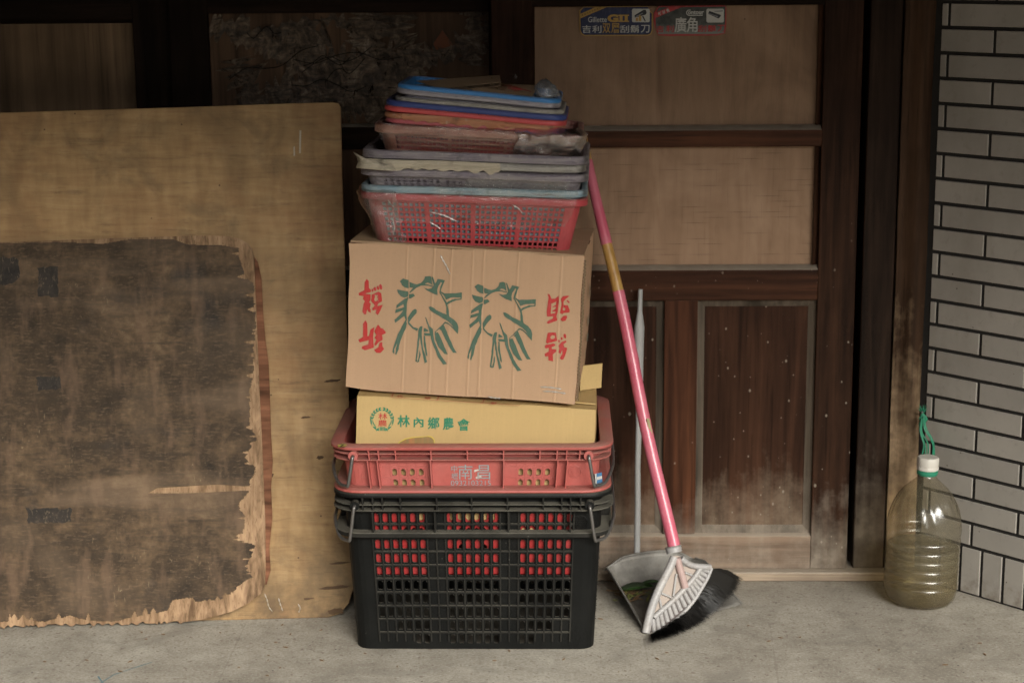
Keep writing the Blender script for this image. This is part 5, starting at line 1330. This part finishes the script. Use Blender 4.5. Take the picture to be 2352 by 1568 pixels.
# ================================================================== BROOM
def mk_bamboo():
    t = NT("bamboo"); g = t.noise(1, t.vec((80, 80, 4)), 4); c = t.ramp(g, [(.3, (.30, .155, .04)), (.6, (.44, .26, .08)), (.8, (.5, .33, .12))])
    return t.done(t.bsdf(c, .3, t.bump(g, .1, .001), .5))
M_bam = mk_bamboo()
def mk_sleeve():
    t = NT("pink_sleeve"); n = t.noise(9, None, 5); f = t.noise(90, None, 4)
    c = t.mix(t.step(n, .3, .7), (.50, .085, .135), (.56, .16, .21)); d = t.vor(60); c = t.mix(t.math('MULTIPLY', t.math('LESS_THAN', d, .07), .6), c, (.12, .05, .05))
    c = t.mix(t.math('MULTIPLY', t.step(f, .55, .75), .3), c, (.45, .26, .25))
    return t.done(t.bsdf(c, .24, t.bump(n, .1, .003), .5))
M_slv = mk_sleeve()
def mk_bplas():
    t = NT("broom_plastic"); n = t.noise(14, None, 5); f = t.noise(70, None, 4); c = t.mix(t.step(n, .35, .7), (.31, .30, .295), (.37, .35, .335)); c = t.mix(t.math('MULTIPLY', t.step(f, .55, .72), .45), c, (.2, .165, .135))
    return t.done(t.bsdf(c, .42, t.bump(f, .1, .001), .4))
M_bpl = mk_bplas(); M_bweb = flat("broom_web", (.38, .315, .27), .5, .35, .35); M_bgap = flat("broom_slot", (.12, .10, .095), .7, .2)
HT, HB = at_y(1338, 305, 3.915), at_y(1549, 1268, 3.652)
br = thing("broom", "pink handled broom with black bristles, leaning by the crates", "broom", (HB.x, HB.y, 0))
def H(y):   # point on the handle for an image row
    best = min((abs(on_img(HT.lerp(HB, k/400))[1]-y), k) for k in range(401)); return HT.lerp(HB, best[1]/400)
def on_img(p):
    v = p-EYE; z = v.dot(cF); return 1176+FPX*v.dot(cR)/z, 784-FPX*v.dot(cU)/z
rad_at = {320: .0085, 370: .0095, 570: .0118, 660: .0122, 820: .0122, 1090: .0125, 1260: .0128}
def rad(y):
    ks = sorted(rad_at)
    for a, b in zip(ks[:-1], ks[1:]):
        if a <= y <= b: return rad_at[a]+(rad_at[b]-rad_at[a])*(y-a)/(b-a)
    return rad_at[ks[0]] if y < ks[0] else rad_at[ks[-1]]
def hseg(name, y0, y1, extra, mat, node=None):
    mb = MB(); ys = [y0+(y1-y0)*i/30 for i in range(31)]
    P = [H(y)+Vector((.0025*math.sin(y*.011), 0, 0)) for y in ys]
    r_ = [(rad(y)+extra)*(1+(.10*math.exp(-((y-node)/5)**2) if node else 0)+(.07*math.exp(-((y-820)/9)**2)+.06*math.exp(-((y-1090)/9)**2))) for y in ys]
    mb.tube(P, r_, 16); return obj(name, mb, mat, br, smooth=50)
hseg("bamboo_pole", 308, 1262, 0, M_bam, 577)
hseg("handle_sleeve", 368, 562, .0009, M_slv); hseg("handle_sleeve", 668, 1258, .0009, M_slv)
mb = MB(); f_ = H(985); mb.box(-.003, .003, -.001, .0005, -.022, .022, Matrix.Translation(H(980)+Vector((.006, -.0118, 0))) @ Matrix.Rotation(R(-12), 4, 'Y')); obj("label_strip", mb, flat("pale_label", (.42, .36, .2), .4, .4, .7), br)
# head: its plane
qh = plq(2380, 2150, 3.484)
tip = at_y(*qh(700, 1340), 3.585); rgt = at_y(*qh(1600, 430), 3.675); col_ = at_y(*qh(1100, 220), 3.652)
hn = (rgt-tip).cross(col_-tip).normalized()
if hn.y > 0: hn = -hn
def fh(X, Y, o=0): return on_plane(*qh(X, Y), tip, hn)+hn*o
def bar(mb, pts, r, n=10, o=0, flat_=1): mb.tube(spline([fh(*p, o) for p in pts], 6), r, n, flat=flat_)
ax = (HT-HB).normalized()
mb = MB(); C0 = H(1254); C1 = H(1292)
mb.tube([C0, C0.lerp(C1, .12), C0.lerp(C1, .25), C0.lerp(C1, .5), C0.lerp(C1, .8), C1], [.0165, .0185, .0165, .0175, .0165, .0175], 18); obj("collar", mb, M_bpl, br, smooth=50)
mb = MB(); mb.prism([fh(*p, -.001) for p in ((1080, 250), (1180, 250), (1230, 400), (1460, 400), (1300, 640), (820, 1120), (780, 1180), (760, 1100), (900, 760), (1040, 480))], -hn*.004); obj("web", mb, M_bweb, br)
mb = MB()
outer = [(655, 1355), (720, 1335), (770, 1370), (830, 1345), (1000, 1240), (1200, 1070), (1400, 830), (1560, 560), (1632, 415), (1600, 395)]
inner = [(1470, 385), (1300, 640), (1100, 850), (930, 1000), (820, 1090), (760, 1180), (700, 1200)]
mb.prism([fh(*p, .0) for p in outer+inner], -hn*.014); obj("brush_block", mb, M_bgap, br, bevel=.002)
mb = MB()
bar(mb, [(1095, 265), (1040, 400), (960, 560), (880, 720), (800, 920), (740, 1120), (700, 1320)], .0088, 12, .003)
bar(mb, [(1190, 280), (1260, 340), (1360, 385), (1480, 400), (1600, 408)], .0066, 12, .003)
bar(mb, [(1480, 390), (1390, 530), (1290, 650), (1110, 840), (930, 1000), (810, 1110)], .0058, 10, .003)
bar(mb, [(1618, 420), (1560, 560), (1480, 700), (1400, 830), (1300, 960), (1200, 1070), (1000, 1240), (800, 1360)], .0042, 10, .002)
for i in range(16):
    u = (i+.5)/16
    a = Vector((1480, 400)).lerp(Vector((1290, 650)), u*2.6) if u < .385 else Vector((1290, 650)).lerp(Vector((780, 1150)), (u-.385)/.615)
    b = Vector((1610, 440)).lerp(Vector((1400, 830)), u*2.6) if u < .385 else Vector((1400, 830)).lerp(Vector((800, 1350)), (u-.385)/.615)
    bar(mb, [(a.x, a.y), (b.x, b.y)], .0050, 8, -.0005)
for pts in ([(1130, 500), (1085, 810)], [(920, 770), (1070, 835)], [(895, 850), (925, 1000)], [(1245, 480), (1345, 520)]): bar(mb, pts, .0026, 8, .002)
obj("head_frame", mb, M_bpl, br, smooth=50)
mb = MB(); bar(mb, [(1130, 280), (1170, 420), (1245, 690)], .0080, 12, .004); obj("socket_stub", mb, flat("broom_pinkish", (.42, .30, .275), .45, .4), br, smooth=50)
# bristles
rr = random.Random(5); mb = MB()
edge = [(790, 1360), (1000, 1235), (1200, 1065), (1400, 825), (1560, 555), (1625, 430)]
tips = [(800, 1470), (1190, 1360), (1530, 1170), (1790, 930), (1960, 740), (2040, 575)]
def lerpP(L_, u):
    u *= len(L_)-1; k = min(int(u), len(L_)-2); f = u-k; return (L_[k][0]+(L_[k+1][0]-L_[k][0])*f, L_[k][1]+(L_[k+1][1]-L_[k][1])*f)
for i in range(3200):
    u = rr.random(); lay = rr.random()
    a = lerpP(edge, u); b = lerpP(tips, min(1, max(0, u+rr.gauss(0, .05))))
    s_ = rr.uniform(.80, 1.07) if rr.random() < .85 else rr.uniform(.5, 1.15)
    b = (a[0]+(b[0]-a[0])*s_+rr.gauss(0, 10), a[1]+(b[1]-a[1])*s_+rr.gauss(0, 10))
    p = fh(*a, -.002-.012*lay); z_ = .004+.018*lay+.02*u
    q_ = at_z(*qh(*b), z_)
    q_.y = min(q_.y, p.y+.13, 3.885); q_ = Vector((q_.x, q_.y, q_.z))
    # keep the strand on its image line by re-casting at the clipped depth
    q_ = at_y(*qh(*b), q_.y)
    if q_.z < .004: q_ = at_z(*qh(*b), .004)
    m_ = p.lerp(q_, .5)+Vector((rr.gauss(0, .002), rr.gauss(0, .002), .004+.004*rr.random()))
    P = [p, p.lerp(m_, .6), m_, m_.lerp(q_, .6), q_]; w_ = .0007
    d_ = (q_-p).cross(hn).normalized()*w_
    mb.add([P[0]-d_, P[0]+d_, P[2]+d_, P[2]-d_, P[4]], [(0, 1, 2, 3), (3, 2, 4)])
M_bri = flat("bristle", (.012, .011, .010), .5, .4, .2)
obj("bristles", mb, M_bri, br, rec=False)
# dense core so the tuft has body
mb = MB(); ce = [fh(*p, -.008) for p in edge]; ct = [at_y(*qh(*lerpP([(x*.92+60, y*.985) for x, y in tips], k/5)), c.y+.045) for k, c in enumerate(ce)]
for p in ct: p.z = max(p.z, .006)
mid = [a.lerp(b, .5)+Vector((0, -.004, .004)) for a, b in zip(ce, ct)]
mb.grid(ce+mid+ct, 6, 3); mb.grid([p-hn*.014 for p in ce+mid+ct], 6, 3); obj("bristle_core", mb, M_bri, br, smooth=80)

# ================================================================== DUSTPAN
Lp, Rp = at_z(1482, 1452, .002), at_z(1704, 1388, .002)
BLp, BRp = Vector((.118, 3.815, .002)), Vector((.285, 3.872, .002))
dp = thing("dustpan", "grey metal dustpan with a tall thin stick handle, against the door", "dustpan", (Lp+Rp+BLp+BRp)/4)
mb = MB(); nU, nV = 17, 12; P = []
hB = .088
for j in range(nV):
    v = j/(nV-1)
    a = Lp.lerp(BLp, v); b = Rp.lerp(BRp, v)
    for i in range(nU):
        u = i/(nU-1); p = a.lerp(b, u)
        # side walls curl up at the ends, rising to the back
        e = abs(u-.5)*2; wl = .062*min(1, v*1.25)**1.0
        k = max(0, (e-.86)/.14)
        p = p+Vector((0, 0, wl*k**.8+.002)); p += (a-b).normalized()*(1 if u < .5 else -1)*wl*.30*k**2
        P.append(p)
# back wall
base_n = len(P)
for j in range(1, 8):
    w_ = j/7
    for i in range(nU):
        u = i/(nU-1); p = P[(nV-1)*nU+i].copy(); e = abs(u-.5)*2
        top = (hB-.010*e**2) if e < .86 else (hB-.01-.02*(e-.86)/.14)
        zz2 = p.z+(top-p.z)*w_; out_ = (BLp-Lp).normalized()*.014*w_
        P.append(Vector((p.x, p.y, zz2))+out_)
mb.grid(P, nU, nV+7); pan = obj("pan", mb, M_pan, dp, smooth=50, solid=.0016)
mb = MB(); rim_ = [P[(nV+6)*nU+i] for i in range(nU)]; side_l = [P[j*nU] for j in range(nV)]; side_r = [P[j*nU+nU-1] for j in range(nV)]
mb.tube(spline(side_l+[P[(nV+k)*nU] for k in range(7)]+rim_[1:], 2), .0023, 8); mb.tube(side_r, .0023, 8); obj("rolled_edge", mb, M_pan, dp, smooth=60)
hb = at_y(1463, 1330, 3.858); hb0 = at_y(1463, 1282, 3.868); ht = at_y(1470, 664, 3.905)
M_stick = flat("taped_stick", (.36, .355, .345), .35, .45, .5)
mb = MB(); ks = [0, .2, .35, .5, .62, .72, .80, .86, .92, 1]; rs = [.0078, .0078, .0075, .0078, .0095, .0115, .0125, .0130, .0062, .0056]
mb.tube([hb0.lerp(ht, k)+Vector((.001*math.sin(k*14), 0, 0)) for k in ks], rs, 12, flat=.8); obj("stick", mb, M_stick, dp, smooth=60)
mb = MB(); mb.tube([hb, hb0+Vector((0, 0, .006))], .0088, 12); obj("socket", mb, M_pan, dp, smooth=50)
# leaves swept into it
def leafm(name, label, c, L_, w_, rot, col, cat="leaf", group=None, bend=.006):
    mb = MB(); A_ = []; nU_ = 9
    for j, s_ in enumerate((-1, 0, 1)):
        for i in range(nU_):
            u = i/(nU_-1); ww = w_*math.sin(math.pi*min(1, .04+u*.96))**.75*(1-.35*u)
            x = (u-.5)*L_; y = s_*ww; z = bend*math.sin(u*3)+abs(s_)*.003; ca, sa = math.cos(rot), math.sin(rot)
            A_.append(c+Vector((x*ca-y*sa, x*sa+y*ca, z)))
    mb.grid(A_, nU_, 3); o = obj(name, mb, col, smooth=60, solid=.0004); tag(o, label, cat, group); return o
M_leaf = flat("green_leaf", (.035, .085, .018), .4, .4, .6); M_leaf2 = flat("yellowing_leaf", (.22, .23, .07), .6, .3, .5); M_leaf3 = flat("dry_leaf", (.2, .12, .06), .7, .2, .5)
pz_ = .010
leafm("leaf", "broad dark green leaf, largest of the leaves in the dustpan", at_z(1465, 1352, .018), .078, .026, .25, M_leaf)
leafm("leaf", "narrow green leaf just behind the largest leaf in the dustpan", at_z(1497, 1342, .02), .05, .011, .2, M_leaf)
leafm("leaf", "pale yellowing leaf curled against the dustpan's back wall", at_z(1488, 1326, .026), .03, .012, .5, M_leaf2, bend=.01)
mb = MB(); rr = random.Random(6)
for k in range(60):
    c = at_z(rr.gauss(1452, 26), rr.gauss(1352, 14), .012); a = rr.uniform(0, 6.3); L_ = rr.uniform(.005, .016); d_ = Vector((math.cos(a), math.sin(a), rr.uniform(-.2, .5)))*L_; w_ = Vector((-math.sin(a), math.cos(a), .2))*L_*rr.uniform(.12, .4)
    mb.add([c-d_, c+w_, c+d_, c-w_], [(0, 1, 2, 3)])
obj("leaf_litter", mb, M_leaf2, kind='stuff', rec=False)
mb = MB()
for k in range(26):
    c = at_z(rr.gauss(1448, 24), rr.gauss(1358, 12), .013); a = rr.uniform(0, 6.3); d_ = Vector((math.cos(a), math.sin(a), rr.uniform(-.1, .3)))*rr.uniform(.006, .014); mb.tube([c-d_, c+d_], .0011, 5)
obj("twig_litter", mb, M_leaf3, kind='stuff', rec=False)

# ================================================================== WATER BOTTLE
bc = at_z(2115, 1398, 0); BR_ = .0805
bcen = Vector((.790, 3.780, 0))
Mbo = Matrix.Translation(bcen) @ Matrix.Rotation(R(1.2), 4, 'Y')
bo_ = thing("bottle", "big ribbed clear plastic bottle half full of murky water by the post", "bottle", Mbo)
prof = [(.045, .004), (.060, .002), (.068, .006), (.075, .016), (.0785, .030)]
z = .036
while z < .150:
    prof += [(.0805, z), (.0808, z+.008), (.0798, z+.0135), (.0778, z+.0165), (.0798, z+.0195)]; z += .0205
prof += [(.0805, .163), (.0810, .172), (.0800, .182), (.0775, .195), (.0730, .212), (.0665, .229), (.0575, .246), (.0465, .260), (.0350, .271), (.0262, .279), (.0205, .285), (.0185, .290), (.0180, .304)]
def flute(a, z):
    k = max(0, min(1, (z-.178)/.02))*max(0, min(1, (.272-z)/.03)); s_ = math.sin(a*9+z*42); return 1+.075*k*(abs(s_)**.6*1.2-.85)
def mk_bottle():
    t = NT("dusty_clear_plastic"); n = t.noise(18, None, 5, .6)
    tr = t.t.nodes.new("ShaderNodeBsdfTransparent"); t.put(tr.inputs[0], (.92, .90, .84))
    df = t.t.nodes.new("ShaderNodeBsdfDiffuse"); t.put(df.inputs[0], (.24, .21, .14))
    gl = t.t.nodes.new("ShaderNodeBsdfGlossy"); gl.inputs['Roughness'].default_value = .17
    m1 = t.t.nodes.new("ShaderNodeMixShader"); t.put(m1.inputs[0], t.math('ADD', .07, t.math('MULTIPLY', t.step(n, .35, .7), .13))); t.t.links.new(tr.outputs[0], m1.inputs[1]); t.t.links.new(df.outputs[0], m1.inputs[2])
    lw = t.t.nodes.new("ShaderNodeLayerWeight"); lw.inputs[0].default_value = .35
    m2 = t.t.nodes.new("ShaderNodeMixShader"); t.put(m2.inputs[0], t.math('ADD', .05, t.math('MULTIPLY', lw.outputs[1], .22), True)); t.t.links.new(m1.outputs[0], m2.inputs[1]); t.t.links.new(gl.outputs[0], m2.inputs[2])
    return t.done(m2.outputs[0])
mb = MB(); mb.lathe(prof, None, 96, flute, caps=False); mb.lathe([(.0, .010), (.045, .004)], None, 96, None, False); obj("bottle_wall", mb, mk_bottle(), bo_, local=True, smooth=180)
def mk_water():
    t = NT("murky_water"); z = t.axis(2); n = t.noise(9, None, 4)
    c = t.ramp(t.math('DIVIDE', z, .15), [(0, (.11, .072, .022)), (.3, (.17, .128, .056)), (.6, (.185, .165, .11)), (1, (.22, .205, .155))])
    c = t.mix(t.math('MULTIPLY', n, .4), c, (.15, .12, .06))
    tr = t.t.nodes.new("ShaderNodeBsdfTransparent"); t.put(tr.inputs[0], (.85, .80, .66))
    m1 = t.t.nodes.new("ShaderNodeMixShader"); m1.inputs[0].default_value = .36; t.t.links.new(tr.outputs[0], m1.inputs[1]); t.t.links.new(t.bsdf(c, .25, None, .3), m1.inputs[2]); return t.done(m1.outputs[0])
mb = MB(); wp = [(r_-.0025, z_+.001) for r_, z_ in prof if z_ < .126 and r_ > .05]+[(.0765, .130)]; mb.lathe([(.001, .006)]+wp+[(.001, .1305)], None, 64, None, False); obj("water", mb, mk_water(), bo_, local=True, smooth=60)
mb = MB(); mb.lathe([(.0205, .3015), (.0232, .303), (.0236, .309), (.0226, .3105), (.0232, .312), (.0232, .328), (.0215, .3305), (.001, .331)], None, 48, lambda a, z: 1+.012*math.sin(a*40), True); obj("cap", mb, flat("white_cap", (.58, .55, .49), .45, .4, .25), bo_, local=True, smooth=40)
mb = MB(); mb.lathe([(.0195, .290), (.0222, .292), (.0228, .297), (.0222, .301), (.0195, .302)], None, 40, None, False); obj("neck_ring", mb, flat("green_ring", (.03, .22, .13), .4, .4, .3), bo_, local=True, smooth=50)
M_twn = flat("green_twine", (.025, .20, .11), .45, .4, .35)
tw = thing("twine", "loops of green plastic twine tied to the post above the bottle", "twine", at_y(2122, 935, 3.905))
def tY_(x, y, Y=3.895): return at_y(x, y, Y)
for k, pts in enumerate(([(2120, 958), (2112, 975), (2118, 1000), (2126, 1030), (2124, 1062)], [(2122, 955), (2128, 985), (2142, 1010), (2146, 1040), (2140, 1062)], [(2121, 957), (2117, 990), (2130, 1015), (2132, 1040), (2128, 1063)], [(2122, 957), (2124, 985), (2136, 1005), (2144, 1025), (2142, 1050)], [(2118, 960), (2114, 990), (2122, 1020), (2119, 1045), (2122, 1060)])):
    mb = MB(); Yk = [3.893, 3.888, 3.88, 3.865, 3.843]; mb.tube(spline([tY_(x, y, Y-.002*k) for (x, y), Y in zip(pts, Yk)], 6), .0024, 6, flat=.5); obj("strand", mb, M_twn, tw, smooth=60)
mb = MB(); mb.tube(spline([tY_(2116, 950), tY_(2124, 956), tY_(2127, 964), tY_(2119, 968), tY_(2114, 960), tY_(2122, 953)], 6), .0036, 7); obj("knot", mb, M_twn, tw, smooth=60)
mb = MB(); rr = random.Random(3)
for k in range(36):
    a = rr.uniform(-2.6, -.5); L_ = rr.uniform(8, 26); p = tY_(2120, 950, 3.894); q_ = tY_(2120+L_*math.cos(a)*.7, 948+L_*math.sin(a), 3.89+rr.uniform(-.01, .006)); d_ = Vector((.0007, 0, .0003)); mb.add([p-d_, p+d_, q_], [(0, 1, 2)])
obj("frayed_end", mb, M_twn, tw, rec=False)
mb = MB(); mb.tube([tY_(2121, 952, 3.945), tY_(2119, 946, 3.885)], .0018, 8); obj("nail", mb, M_metal, tw)

# small bits on the floor
rr = random.Random(14); mb = MB()
for k in range(46):
    p = at_z(rr.uniform(60, 2300), rr.uniform(1420, 1560), .001); a = rr.uniform(0, 6.3); l = rr.uniform(.002, .007)
    d_ = Vector((math.cos(a), math.sin(a), 0))*l; w_ = Vector((-math.sin(a), math.cos(a), 0))*l*.3; mb.prism([p-d_, p+w_, p+d_, p-w_], Vector((0, 0, .0012)))
obj("floor_crumbs", mb, M_leaf3, kind='stuff', rec=False)
